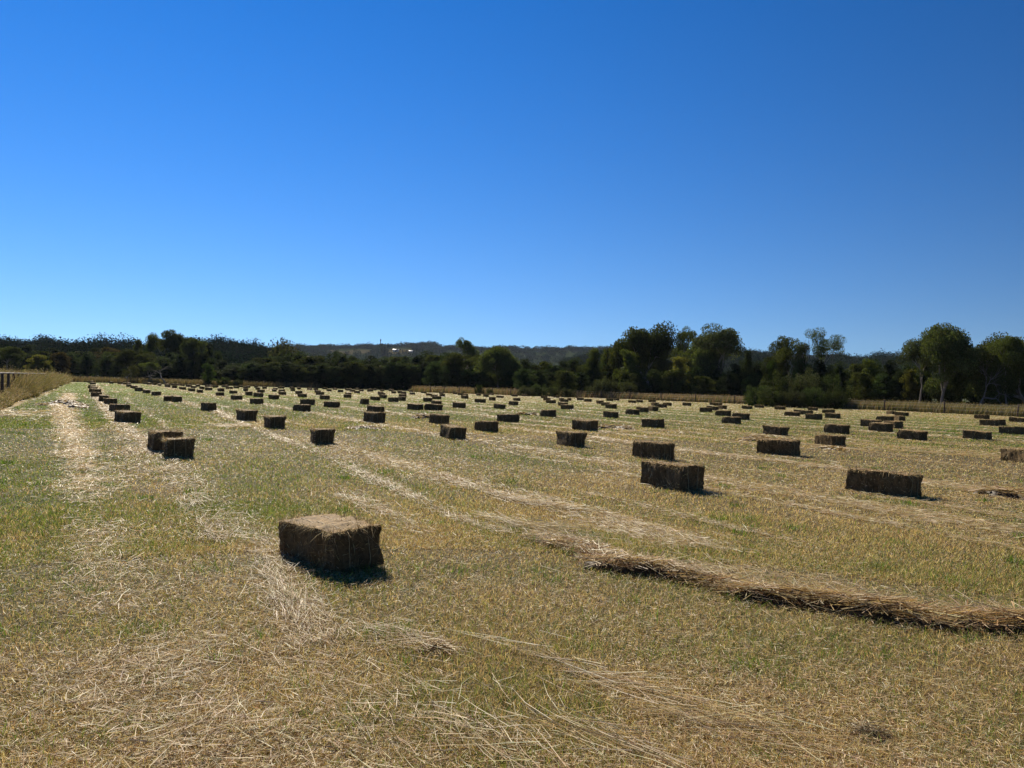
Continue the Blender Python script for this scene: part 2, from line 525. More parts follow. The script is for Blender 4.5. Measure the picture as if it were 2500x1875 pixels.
strip([(140, 985), (172, 1060), (195, 1120), (205, 1190), (222, 1260), (245, 1340), (270, 1420), (300, 1500)], 0.17, 380, 0.8, 0.04, 0.2, pale=1.2)
strip([(170, 960), (160, 990), (178, 1060), (200, 1130), (212, 1200)], 0.2, 340, 0.8, 0.05, 0.22, pale=1.2)
strip([(222, 950), (258, 998), (300, 1036), (365, 1090), (440, 1150), (520, 1215), (600, 1290), (660, 1340), (690, 1400), (730, 1500), (780, 1580)], 0.11, 460, 0.6, 0.05, 0.22)
strip([(430, 1140), (520, 1210), (600, 1280), (650, 1330)], 0.18, 380, 0.8, 0.03, 0.13)
strip([(500, 990), (590, 1035), (680, 1070), (800, 1115), (880, 1155), (990, 1205), (1120, 1270), (1250, 1305)], 0.09, 260, 0.35)
strip([(1080, 1160), (1170, 1193), (1290, 1232), (1420, 1268)], 0.05, 240, 0.25, 0.1, 0.35)
strip([(1160, 1262), (1300, 1290), (1420, 1300)], 0.10, 420, 0.25, 0.15, 0.45, 0.07)
strip([(1250, 1035), (1420, 1048), (1560, 1066), (1640, 1075)], 0.13, 130, 0.22, 0.15, 0.4)
strip([(1290, 1052), (1450, 1068), (1600, 1092), (1740, 1112)], 0.13, 130, 0.22, 0.15, 0.4)
strip([(1440, 1062), (1600, 1050), (1700, 1058), (1800, 1066), (1960, 1085), (2100, 1100)], 0.13, 130, 0.25, 0.15, 0.4)
strip([(1600, 1092), (1750, 1108), (1900, 1125), (2080, 1150)], 0.10, 120, 0.25, 0.12, 0.4)
strip([(2060, 1072), (2160, 1081)], 0.08, 90, 0.2, 0.15, 0.4)
strip([(2080, 1092), (2200, 1101), (2330, 1110), (2500, 1120), (2700, 1135)], 0.12, 150, 0.25, 0.12, 0.4)
strip([(1560, 1175), (1700, 1200), (1900, 1225), (2060, 1250), (2250, 1290)], 0.12, 60, 0.4, 0.1, 0.3)
strip([(2120, 1165), (2300, 1190), (2500, 1210)], 0.2, 90, 0.4, 0.1, 0.4)
strip([(1300, 1305), (1480, 1335), (1700, 1395), (1950, 1440), (2200, 1475), (2500, 1495), (2800, 1515)], 0.2, 900, 0.8, 0.04, 0.3, 0.06)
strip([(640, 1400), (700, 1450), (745, 1530)], 0.07, 180, 0.25, 0.12, 0.4, 0.06)
strip([(0, 985), (60, 965), (120, 950)], 0.8, 40, 1.2, 0.1, 0.4)
# long stalks in the foreground, combed along the row, and tangles
n = 2600
x, y, d = fan(n, 2.8, 9)
k = rng.uniform(0, 1, n) < sstep(0.45, 0.7, fbm(x * 0.8, y * 0.8, 5)) * 0.9 + 0.06
x, y, d = x[k], y[k], d[k]; n = len(x)
lay_straw(x, y, d, R(-45) + rng.normal(0, 0.5, n) + math.pi, rng.uniform(0.12, 0.4, n), straw_col(n), 0.04, 0.08, 0.003, 0.2)


def tangle(px, py, n, sx, sy, az, spread, l0, l1, lift=0.06):
    cx, cy = on_ground(px, py)
    du, dv_ = rng.normal(0, sx, n), rng.normal(0, sy, n)
    x = cx + du * math.cos(az) + dv_ * math.sin(az); y = cy - du * math.sin(az) + dv_ * math.cos(az)
    lay_straw(x, y, np.hypot(x, y), az + rng.normal(0, spread, n), rng.uniform(l0, l1, n), straw_col(n), lift, 0.15, 0.0028, 0.34)


tangle(400, 1640, 900, 0.24, 0.25, R(-20), 1.2, 0.04, 0.2, 0.06)
tangle(480, 1790, 900, 0.25, 0.2, R(20), 1.1, 0.04, 0.2, 0.07)
tangle(700, 1470, 170, 0.06, 0.3, R(-32), 0.25, 0.15, 0.5)
tangle(1480, 1660, 130, 0.03, 0.42, R(-52), 0.12, 0.3, 0.7)
tangle(1690, 1760, 170, 0.07, 0.3, R(-60), 0.25, 0.25, 0.6)
tangle(1440, 1800, 120, 0.06, 0.2, R(-48), 0.18, 0.2, 0.55)
tangle(1180, 1810, 180, 0.1, 0.25, R(-40), 0.35, 0.15, 0.5)
tangle(970, 1560, 220, 0.08, 0.2, R(-45), 0.3, 0.12, 0.45)
tangle(950, 1760, 420, 0.25, 0.35, R(-42), 0.5, 0.06, 0.3)
tangle(560, 1042, 700, 0.4, 0.5, R(-60), 0.7, 0.1, 0.4, 0.1)
tangle(1330, 1235, 420, 0.08, 0.5, R(-50), 0.3, 0.2, 0.5, 0.06)
tangle(880, 1230, 500, 0.15, 0.6, RA, 0.5, 0.1, 0.35, 0.06)
tangle(30, 1010, 1200, 0.9, 1.8, RA, 1.2, 0.15, 0.5, 0.06)
tag(G.build("loose_straw", M_STRAW), "loose pale straw strewn over the stubble in strips along the rows", "straw", kind="stuff")


# ------------------------------------------------------------------ heaps of hay that was raked but not baled
def heap(path, widths, heights, n, lean, label, l0=0.12, l1=0.45, dark=1.0):
    Gh = Geo()
    path = np.array(path, float)
    seg = np.r_[0, np.cumsum(np.hypot(*np.diff(path, axis=0).T))]
    m = max(8, int(seg[-1] / 0.06)); t = np.linspace(0, seg[-1], m)
    cx = np.interp(t, seg, path[:, 0]); cy = np.interp(t, seg, path[:, 1])
    wd = np.interp(t, seg, widths) * (0.6 + 0.8 * fbm(t * 1.3, t * 0 + 3, 6)); ht = np.interp(t, seg, heights) * (0.35 + 1.3 * fbm(t * 1.9, t * 0 + 9, 12))
    tx_, ty_ = np.gradient(cx), np.gradient(cy); l = np.hypot(tx_, ty_); tx_, ty_ = tx_ / l, ty_ / l
    kk = 15; s = np.linspace(-1, 1, kk)
    wob = 0.55 * (noise(t * 1.7, t * 0, 7) - 0.5) + 0.3 * (noise(t * 5, t * 0, 17) - 0.5)
    X = cx[:, None] + (ty_ * wd)[:, None] * (s[None] * 0.5 + wob[:, None]); Y = cy[:, None] - (tx_ * wd)[:, None] * (s[None] * 0.5 + wob[:, None])
    prof = np.sqrt(np.clip(1 - np.abs(s) ** np.where(s > 0, 6.0, 2.2), 0, 1))      # steep on the near side, sloping away behind
    endf = np.minimum(1, np.minimum(np.arange(m), np.arange(m)[::-1]) / 4.0)
    Z = ground_z(X, Y) - 0.01 + prof[None] * (ht * endf)[:, None] * (0.15 + 1.5 * fbm(X * 4.5, Y * 4.5, 3)) 
    V = np.stack([X, Y, Z], -1)
    f = [[a * kk + b, a * kk + b + 1, (a + 1) * kk + b + 1, (a + 1) * kk + b] for a in range(m - 1) for b in range(kk - 1)]
    Gh.add(V.reshape(-1, 3), np.array([0.07, 0.042, 0.018]) * dark, np.array(f))  # core coloured dark so the bare near lip gives a painted shadow line
    ii = rng.uniform(0, m - 1.01, n); jj = np.clip(rng.normal(-0.12, 0.42, n), -1, 0.8) * (kk - 1) / 2 + (kk - 1) / 2
    i0 = ii.astype(int); j0 = np.clip(jj.astype(int), 0, kk - 2)
    P = V[i0, j0] + (V[i0 + 1, j0] - V[i0, j0]) * (ii - i0)[:, None] + (V[i0, j0 + 1] - V[i0, j0]) * (jj - j0)[:, None]
    az = np.arctan2(tx_[i0], ty_[i0]) + rng.normal(0, lean, n) + math.pi * (rng.uniform(0, 1, n) < 0.5)
    p = np.clip(rng.normal(0.02, 0.16, n), -0.25, 0.3)
    dv = np.stack([np.sin(az) * np.cos(p), np.cos(az) * np.cos(p), np.sin(p)], 1)
    ln = rng.uniform(l0, l1, n)
    side = np.stack([np.cos(az), -np.sin(az), rng.normal(0, 0.5, n)], 1); side /= np.linalg.norm(side, axis=1)[:, None]
    P = P - dv * (ln * 0.5)[:, None]; P[:, 2] += rng.uniform(0.0, 0.03, n)
    P[:, 2] = np.maximum(P[:, 2], ground_z(P[:, 0], P[:, 1]) + 0.005)
    pk = rng.uniform(0, 1, n)[:, None]
    col = np.where(pk < 0.4, vary((0.42, 0.30, 0.14), n, 0.35), np.where(pk < 0.82, vary((0.58, 0.47, 0.27), n, 0.25), vary((0.24, 0.14, 0.05), n, 0.35))) * dark
    bend = side * (ln * rng.normal(0, 0.15, n))[:, None]; bend[:, 2] -= ln * rng.uniform(0, 0.12, n)
    dd = np.hypot(P[:, 0], P[:, 1])
    blades(Gh, P, dv, ln, lod(dd, 0.003, 0.7) * rng.uniform(0.7, 1.3, n), bend, col, side=side, taper=0.9)
    o = Gh.build("hay_heap", M_STRAW)
    return tag(o, label, "hay heap", "raked hay left unbaled")


def gp(*pts):
    return [on_ground(a, b) for a, b in pts]


heap(gp((1300, 1318), (1420, 1345), (1560, 1395), (1720, 1428), (1900, 1465), (2120, 1500), (2360, 1515), (2620, 1530), (2900, 1550)), [0.2, 0.36, 0.36, 0.28, 0.28, 0.34, 0.4, 0.4, 0.35], [0.02, 0.05, 0.085, 0.08, 0.075, 0.085, 0.065, 0.05, 0.05], 10000, 0.75, "long low windrow of raked brown hay crossing the foreground at right")
heap(gp((2370, 1200), (2450, 1212), (2580, 1225)), [0.35, 0.5, 0.4], [0.05, 0.12, 0.1], 1300, 0.35, "small reddish brown strip of loose hay near the right edge, beside the broad bale")
heap(gp((112, 990), (160, 984), (205, 997)), [0.7, 0.9, 0.7], [0.06, 0.14, 0.1], 900, 1.0, "low heap of grey brown hay on the spilt straw left of the leftmost row", dark=0.85)
heap(gp((1272, 1013), (1290, 1012), (1304, 1014)), [0.4, 0.5, 0.35], [0.14, 0.1, 0.12], 400, 0.8, "flattened broken bale, dark and low, between two bales at the centre", dark=0.8)
heap(gp((1024, 1022), (1036, 1018), (1050, 1020)), [0.5, 0.6, 0.4], [0.15, 0.16, 0.1], 420, 0.9, "untidy clump of hay touching the left end of a bale near the centre", dark=0.8)
heap(gp((1450, 1047), (1500, 1043), (1545, 1050)), [0.4, 0.6, 0.4], [0.08, 0.12, 0.08], 500, 0.5, "brown flattened hay beside a bale, right of the centre", dark=0.85)
heap(gp((1810, 1078), (1860, 1072), (1930, 1078)), [0.4, 0.7, 0.5], [0.06, 0.1, 0.06], 700, 0.8, "thin spread of tan hay behind the slumped bale")
heap(gp((1990, 1092), (2030, 1096), (2070, 1101)), [0.3, 0.4, 0.3], [0.05, 0.08, 0.05], 400, 0.5, "reddish hay scraps lying along the front of a bale at right")
heap(gp((1030, 1588), (1055, 1582), (1075, 1594)), [0.12, 0.16, 0.12], [0.05, 0.06, 0.04], 260, 0.9, "fist sized clump of reddish hay in the foreground below the nearest bale", 0.06, 0.2)
heap(gp((2108, 1808), (2135, 1802), (2160, 1810)), [0.1, 0.14, 0.1], [0.05, 0.06, 0.04], 220, 1.0, "dark little clump of dead grass near the bottom right corner", 0.04, 0.14, dark=0.5)
heap(gp((860, 1048), (890, 1044), (915, 1048)), [0.4, 0.5, 0.4], [0.05, 0.07, 0.05], 350, 0.8, "thin dark wisp of hay in front of a stacked looking pair of bales", dark=0.8)

# ------------------------------------------------------------------ hay bales
HX, HY, HZ = 0.235, 0.46, 0.185


def bale_surface(p, seed):
    """p in [-1,1]^3 on the cube -> point on a tied, lumpy bale"""
    x, y, z = p[:, 0], p[:, 1], p[:, 2]
    o = seed * 13.7
    k = 0.035
    q = np.stack([x * (1 - k * (y ** 6 + z ** 6)), y * (1 - k * 0.6 * (x ** 6 + z ** 6)), z * (1 - k * (x ** 6 + y ** 6))], 1)
    q = q * np.array([HX, HY, HZ])
    # flakes pressed one after another along the length: upright ridges, waist where the twine bites
    fl = (noise(q[:, 1] * 26 + o, q[:, 2] * 3 + o, 5) - 0.5) * 0.022 + (noise(q[:, 1] * 9 + o, q[:, 2] * 2.2, 6) - 0.5) * 0.03
    big = (fbm(q[:, 1] * 4 + o + q[:, 0] * 3, q[:, 2] * 5 + q[:, 0] * 4, 7) - 0.5) * 0.07
    fine = (noise(q[:, 0] * 45 + q[:, 1] * 40 + o, q[:, 2] * 48 + q[:, 0] * 13, 8) - 0.5) * 0.016
    ax = np.abs(p)
    nx = np.where(ax[:, 0] > 0.98, np.sign(x), 0.0); ny = np.where(ax[:, 1] > 0.98, np.sign(y), 0.0); nz = np.where(ax[:, 2] > 0.98, np.sign(z), 0.0)
    q[:, 0] += nx * (fl + big + fine)
    q[:, 1] += ny * (big * 0.9 + fine)
    q[:, 2] += nz * np.where(z > 0, fl * 0.9 + big * 0.4 + fine, 0)
    q[:, 0] += 0.03 * q[:, 1] * math.sin(o) + (q[:, 2] + HZ) * 0.03 * math.sin(o * 2.1)
    q[:, 1] += (q[:, 2] + HZ) * 0.035 * math.cos(o * 1.7)
    q[:, 2] += HZ - 0.015
    return q


def bale_mesh(seed, div, ns, wd, tw):
    Gb = Geo()
    n = [max(3, int(a * div)) for a in (0.46, 0.92, 0.36)]
    faces = []
    for ax in range(3):
        for sg in (-1, 1):
            if ax == 2 and sg < 0:
                continue
            a, b = [i for i in range(3) if i != ax]
            A, Bm = np.meshgrid(np.linspace(-1, 1, n[a] + 1), np.linspace(-1, 1, n[b] + 1), indexing='ij')
            p = np.zeros((A.size, 3)); p[:, a] = A.ravel(); p[:, b] = Bm.ravel(); p[:, ax] = sg
            v = bale_surface(p, seed)
            i = np.arange(n[a])[:, None] * (n[b] + 1) + np.arange(n[b])[None]
            f = np.stack([i, i + n[b] + 1, i + n[b] + 2, i + 1], -1).reshape(-1, 4)
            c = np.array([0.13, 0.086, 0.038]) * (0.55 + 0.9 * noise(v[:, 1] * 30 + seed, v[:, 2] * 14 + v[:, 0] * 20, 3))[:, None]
            Gb.add(v, c * (2.0 if ax == 2 else 1.0), f)  # top core coloured lighter than the sides, painting in the sun on it
    # stalks lying in and sticking out of every face
    pr = {0: 0.40, 1: 0.20, 2: 0.40}
    for ax in range(3):
        for sg in ((-1, 1) if ax < 2 else (1,)):
            m = int(ns * pr[ax] / (2 if ax < 2 else 1))
            a, b = [i for i in range(3) if i != ax]
            p = np.zeros((m, 3)); p[:, a] = rng.uniform(-1, 1, m); p[:, b] = rng.uniform(-1, 1, m); p[:, ax] = sg
            base = bale_surface(p, seed)
            nrm = np.zeros((m, 3)); nrm[:, ax] = sg
            d = rng.normal(size=(m, 3))
            if ax == 0:
                d *= np.array([0.3, 0.45, 1.0])
            elif ax == 1:
                d *= np.array([0.9, 0.3, 0.8])
            else:
                d *= np.array([1.0, 0.8, 0.25])
            d[:, ax] = sg * np.abs(d[:, ax]) * rng.choice([0.15, 0.4, 1.1], m, p=[0.6, 0.3, 0.1])
            d /= np.linalg.norm(d, axis=1)[:, None]
            ln = rng.uniform(0.04, 0.15, m) * np.where(rng.uniform(0, 1, m) < 0.07, 1.9, 1)
            bend = -nrm * (ln * rng.uniform(0, 0.25, m))[:, None] + rng.normal(size=(m, 3)) * (ln * 0.12)[:, None]
            bend[:, 2] -= ln * rng.uniform(0, 0.2, m)
            side = np.cross(d, nrm + 0.4 * rng.normal(size=(m, 3))); side /= np.linalg.norm(side, axis=1)[:, None]
            pk = rng.uniform(0, 1, m)[:, None]
            col = np.where(pk < 0.42, vary((0.32, 0.22, 0.10), m, 0.5), np.where(pk < 0.76, vary((0.50, 0.37, 0.18), m, 0.4), np.where(pk < 0.95, vary((0.62, 0.50, 0.30), m, 0.2), vary((0.15, 0.13, 0.04), m, 0.3))))
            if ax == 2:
                col = col * np.array([1.5, 1.5, 1.35])  # top stalks brightened too, sunlight put into their colour
            base = base - nrm * 0.006 - d * (ln * 0.3)[:, None]
            base[:, 2] = np.maximum(base[:, 2], 0.0)
            blades(Gb, base, d, ln, wd * rng.uniform(0.6, 1.4, m), bend, col, side=side, taper=0.85)
    # stalks that hang over the upper edges and splay at the foot
    m = int(ns * 0.26)
    t = rng.uniform(-1, 1, m); sd = rng.integers(0, 4, m)
    p = np.stack([np.where(sd == 0, -1, np.where(sd == 1, 1, t)), np.where(sd == 2, -1, np.where(sd == 3, 1, t)), np.where(rng.uniform(0, 1, m) < 0.8, 1, -0.9)], 1).astype(float)
    base = bale_surface(p, seed)
    out = np.stack([np.where(sd == 0, -1, np.where(sd == 1, 1, 0)), np.where(sd == 2, -1, np.where(sd == 3, 1, 0)), 0 * t], 1).astype(float)
    d = out * 0.6 + rng.normal(size=(m, 3)) * 0.6; d[:, 2] = np.where(p[:, 2] > 0, rng.normal(0.3, 0.6, m), -0.1); d /= np.linalg.norm(d, axis=1)[:, None]
    ln = rng.uniform(0.03, 0.12, m) * np.where(rng.uniform(0, 1, m) < 0.22, 2.0, 1)
    bend = np.stack([0 * t, 0 * t, -ln * rng.uniform(0.0, 0.35, m)], 1)
    base[:, 2] = np.maximum(base[:, 2], 0.01)
    blades(Gb, base - d * 0.02, d, ln, wd * rng.uniform(0.7, 1.3, m), bend, vary((0.48, 0.36, 0.17), m, 0.4), taper=0.85)
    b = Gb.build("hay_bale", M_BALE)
    if tw:
        for xs in (-0.42, 0.42):
            path = []
            for k in range(24):
                path.append((xs, -1 + 2 * k / 23, 1))
            for k in range(1, 9):
                path.append((xs, 1, 1 - 2 * k / 9))
            path += [(xs, 1, -1), (xs, -1, -1)]
            for k in range(1, 9):
                path.append((xs, -1, -1 + 2 * k / 9))
            path.append((xs, -1, 1))
            pts = bale_surface(np.array(path, float), seed)
            cen = np.array([0, 0, HZ]); outv = pts - cen; outv[:, 0] = 0; outv /= np.linalg.norm(outv, axis=1)[:, None]
            pts = pts + outv * 0.004; pts[:, 2] = np.maximum(pts[:, 2], 0.0)
            Gt = Geo(); tube(Gt, pts, np.full(len(pts), 0.0022 if wd < 0.005 else 0.0035), np.array([0.45, 0.36, 0.2]), 5)
            Gt.build("twine", M_TWINE, b)
    return b


BALES = [tuple(float(k) for k in r.split()) for r in """-1.49 6.42 -43 100; 2.51 11.99 -30 100; 5.83 12.08 -35 106; -6.26 14.52 -28 99; -6.98 15.52 -32 100; 3.16 17.16 -33 100; -4.56 18.56 -23 99; 12.83 19.30 -5 99; 6.72 19.38 -43 103; 1.56 20.25 -22 100; -1.65 21.70 -21 103; 9.65 23.34 -10 100; -7.35 23.90 -31 102; -12.13 24.33 -43 99; -0.83 25.47 -29 101; -9.51 27.62 -40 99; 2.69 28.10 -30 100; 14.85 28.49 -24 99; 9.88 28.84 -25 100; -5.17 29.02 -35 100; -2.79 29.65 -28 101; 18.15 30.03 -32 100; -15.88 31.20 -43 103; 13.32 31.48 -23 99; 5.84 31.82 -35 100; -0.13 32.98 -38 99; 16.61 34.58 -22 101; -13.73 34.86 -38 100; 23.53 36.20 -29 100; -10.22 37.59 -43 102; 18.99 38.29 -5 100; -6.76 38.30 -35 100; 10.99 38.40 -25 99; -20.16 38.68 -39 101; 18.69 40.00 -24 98; 1.95 40.45 -25 100; 5.36 41.73 -25 101; -22.30 42.10 -28 100; -4.54 44.83 -55 112; -5.64 44.97 -49 99; -10.50 45.00 -46 99; 13.43 45.06 -33 102; -20.03 46.04 -33 99; -15.38 46.47 -38 100; -21.04 47.22 -23 100; 29.30 47.26 -30 105; -12.77 48.19 -45 103; 7.60 48.26 -25 98; 30.86 48.83 6 100; 19.47 49.55 -29 100; 24.21 49.88 -36 106; -27.35 50.70 -44 99; -3.47 50.97 -32 100; 14.18 51.52 -40 100; 26.39 52.39 6 98; -0.82 52.47 -24 101; -10.16 53.27 -21 102; 22.47 53.91 -32 103; -19.40 54.31 -37 100; -5.29 54.32 -25 102; 9.23 54.45 -24 101; 4.03 55.73 -32 101; 20.41 55.96 -36 107; 37.51 57.14 -27 112; 10.73 58.40 -10 99; -18.32 59.31 -45 100; -27.47 59.51 -41 97; 15.19 60.23 -37 100; -32.75 60.81 -41 100; 23.66 61.86 -36 109; -9.55 62.09 -44 100; 8.11 62.77 -37 100; 0.14 62.86 -27 100; -34.45 63.37 -47 97; 38.86 63.62 -32 112; -15.45 63.65 -41 100; 23.91 63.90 -37 100; -24.30 64.14 -40 99; -21.44 65.16 -48 100; -11.64 65.61 -43 100; 4.40 65.87 -29 100; 17.28 66.29 -39 105; -7.28 66.62 -37 102; 33.78 66.67 -33 112; -31.73 66.92 -37 100; -9.55 67.03 -24 99; -2.80 68.48 -59 100; 28.52 69.30 -43 112; -18.92 69.51 -46 101; -23.95 70.19 -33 104; 13.85 71.26 -44 108; 35.35 71.77 -8 98; 19.76 72.18 -15 98; -15.39 72.19 -30 100; -39.23 72.27 -16 100; 8.84 72.63 -24 100; -36.11 74.52 -45 102; -30.42 75.08 -32 101; 3.87 75.76 -49 103; -27.56 76.19 -45 100; -12.76 76.26 -35 100; -22.95 77.01 -41 102; 23.84 77.98 -40 107; 14.69 78.99 -15 100; 27.61 79.24 -39 112; 31.21 79.80 -37 101; -7.82 80.14 -61 102; 9.27 80.82 -18 98; -44.88 82.24 -5 98; 16.62 82.30 -41 100; -34.35 82.61 -43 102; -2.09 82.79 -21 100; -20.77 83.38 -52 103; 0.56 83.51 -28 100; 19.29 84.81 -32 100; -18.12 85.34 -29 100; -23.86 86.32 -41 100; 5.90 86.40 -40 102; -28.22 86.57 -49 103; -33.00 87.37 -45 101; -12.39 87.45 -38 102; 28.10 87.46 -38 111; -5.43 88.78 -37 103; -43.69 89.03 -48 99; -9.16 91.00 -35 100; 24.57 91.80 -39 112; -36.17 91.84 -55 100; 4.19 91.90 -39 99; -39.30 91.91 -47 100; 5.99 92.60 -7 100; 9.18 92.87 -35 102; 14.54 92.95 -39 100; -15.88 93.99 -38 102; -32.72 94.62 -30 100; -28.46 95.32 -38 104; 25.10 95.85 -29 100; 7.16 96.08 -2 100; -8.85 98.04 -24 100; -24.89 98.78 -39 100; -30.50 98.81 -30 100; -43.92 100.21 -35 101; -43.94 100.29 -36 99; 16.77 100.98 -29 100; -1.54 101.68 -57 100; -50.63 101.76 -41 99; -41.12 102.12 -40 101; -11.00 102.27 -37 102; 9.14 102.78 -41 99; -21.03 104.64 -40 99; -17.92 105.09 -36 100; 19.30 105.75 -48 107; 13.53 106.23 -38 106; -6.41 106.43 -27 100; -13.84 107.19 -31 101; -30.79 108.16 -33 100; -3.63 108.24 -31 99; -39.96 108.85 -63 101; -45.12 109.17 -51 101; -15.44 109.95 -35 100; -49.27 110.23 -45 101; -49.73 111.17 -48 100; 15.19 111.55 -23 100; -24.88 111.80 -40 100; -37.12 112.45 -38 104; 4.81 114.23 -57 102; -62.91 115.60 -55 101; -27.64 116.42 -39 103; -17.86 116.47 -33 100; -35.96 117.04 -39 100; -49.28 117.43 -63 103; -24.51 118.53 -38 100; -45.89 119.27 -51 100; -7.98 119.49 -43 99; -17.43 119.76 -29 100; -5.22 120.83 -24 99; 7.06 121.52 -47 108; -43.52 121.55 -55 100; 0.44 122.28 -46 111; -56.34 123.10 -38 102; -42.73 123.57 -45 100; -39.88 124.12 -39 101; -62.84 124.86 -46 100; -31.93 125.42 -38 100; -33.05 125.92 -48 101; 11.03 126.45 -54 110; -11.58 126.47 -27 100; -49.79 127.30 -43 101; -50.51 127.60 -46 100; -52.21 128.02 -40 97; -63.98 128.56 -40 100; -9.54 129.22 -37 101; -35.80 129.41 -32 100; 2.12 129.45 -47 105; -55.45 129.50 -49 100; -25.36 129.89 -38 99; -48.81 130.33 -35 101; -24.01 130.51 -63 112; -58.78 131.39 -63 100; -15.06 131.54 -52 101; -3.55 132.37 -39 99; -67.48 132.64 -57 102; -57.64 133.01 -52 100; -28.51 133.43 -40 100; -62.68 134.96 -53 102; -59.62 135.77 -63 100; -46.73 136.46 -41 100; -74.52 136.68 -60 100; -71.18 136.84 -44 101; -41.50 137.47 -33 101; -39.37 137.94 -57 100; -65.11 138.21 -48 101; -48.80 138.76 -44 100; -51.44 138.95 -45 100; -46.16 139.00 -37 99; -41.41 139.04 -35 100; 6.02 139.27 -51 100; -77.07 140.39 -36 100; -37.23 141.61 -61 100; -6.25 141.71 -48 100; -63.38 141.94 -63 100; -32.63 142.03 -45 102; -18.80 143.48 -23 102; -24.47 145.35 -37 101; 1.06 145.68 -30 102; -69.30 145.73 -59 100; -35.49 146.02 -60 103; -4.95 146.07 -41 103; -30.68 146.43 -23 100; -23.58 150.65 -60 112; -11.94 151.42 -60 107; -27.95 152.04 -62 100; -14.28 153.82 -41 100; -27.58 154.79 -27 102; -31.10 154.85 -41 100; -10.38 155.45 -33 100; -19.07 156.25 -47 100; -15.83 160.47 -43 100; -21.57 162.51 -53 100; -17.84 162.73 -35 100; -14.87 169.83 -32 100; -24.05 173.12 -56 100""".split(';')]
LABEL = {
 0: "largest and nearest hay bale, alone in the left foreground with a golden tousled top",
 1: "hay bale with frayed dark front, the nearer of the close pair right of the centre",
 2: "long hay bale alone at right, just left of the small reddish strip of loose hay",
 3: "front one of the two bales set end to end in the leftmost row",
 4: "rear one of the two bales set end to end in the leftmost row, mostly hidden",
 5: "hay bale right behind the frayed dark bale, the farther of that close pair",
 6: "squat square-looking bale, nearest one of the second row from the left",
 7: "hay bale cut off by the right edge of the photo, above the small reddish strip",
 8: "slumped hay bale with a rounded right end, in front of a spread of tan hay",
 9: "hay bale with pale ragged left half and smooth dark right end",
 10: "hay bale with a sagging middle and golden top, nearest one left of the middle",
 11: "long hay bale between the slumped bale and the one cut off at right",
 12: "tilted bale with a pale fleck on its dark face, in the second row",
 13: "bale right behind the end to end pair in the leftmost row",
 14: "long brown bale whose right end overlaps the flat bale behind it",
 15: "upright-sided dark bale just left of the tilted one with the pale fleck",
 16: "hay bale with coarse upright flakes, directly behind the ragged half smooth one",
 17: "dark low bale at right standing alone between two straw streaks",
 18: "hay bale standing straight behind the slumped bale and its tan spread of hay",
 19: "nearer one of two bales that look stacked on each other, left of the middle",
 20: "bale with smooth dark right half and a hay clump at its left end",
 21: "hay bale alone at far right below two bales lying end to end",
 22: "fourth bale back in the leftmost row, its left side in golden straw",
 23: "hay bale with slanted left end, up and left of the low dark one",
 24: "ragged crumbling hay bale with light upright flakes, right of the middle",
 25: "long flat hay bale touching the end of the brown overlapping one",
 26: "front one of the cluster of three bales at right, golden top",
 28: "low bale touching the right edge of the photo, third up that edge",
 29: "nearer of two overlapping bales on the third row from the left",
 31: "farther of two bales that look stacked on each other, left of the middle",
 32: "mottled front bale of the right-hand trio, with a pale frayed top edge",
 35: "hay bale with straw bristling from its top, beside the flattened broken bale",
 36: "hay bale with dark upright stripes, behind the coarse flaked one",
 38: "right half of two bales lying end to end near the middle",
 39: "left half of two bales lying end to end near the middle",
 41: "rear bale of the right-hand trio, its end frayed",
}
ROWNAME = ["leftmost row", "second row from the left", "third row from the left", "fourth row from the left", "fifth row from the left"]
protos = {}
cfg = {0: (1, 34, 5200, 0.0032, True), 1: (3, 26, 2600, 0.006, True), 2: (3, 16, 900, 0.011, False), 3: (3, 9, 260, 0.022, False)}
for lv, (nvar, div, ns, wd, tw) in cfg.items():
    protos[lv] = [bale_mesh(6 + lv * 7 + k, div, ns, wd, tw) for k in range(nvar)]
used = set(); rown = {}
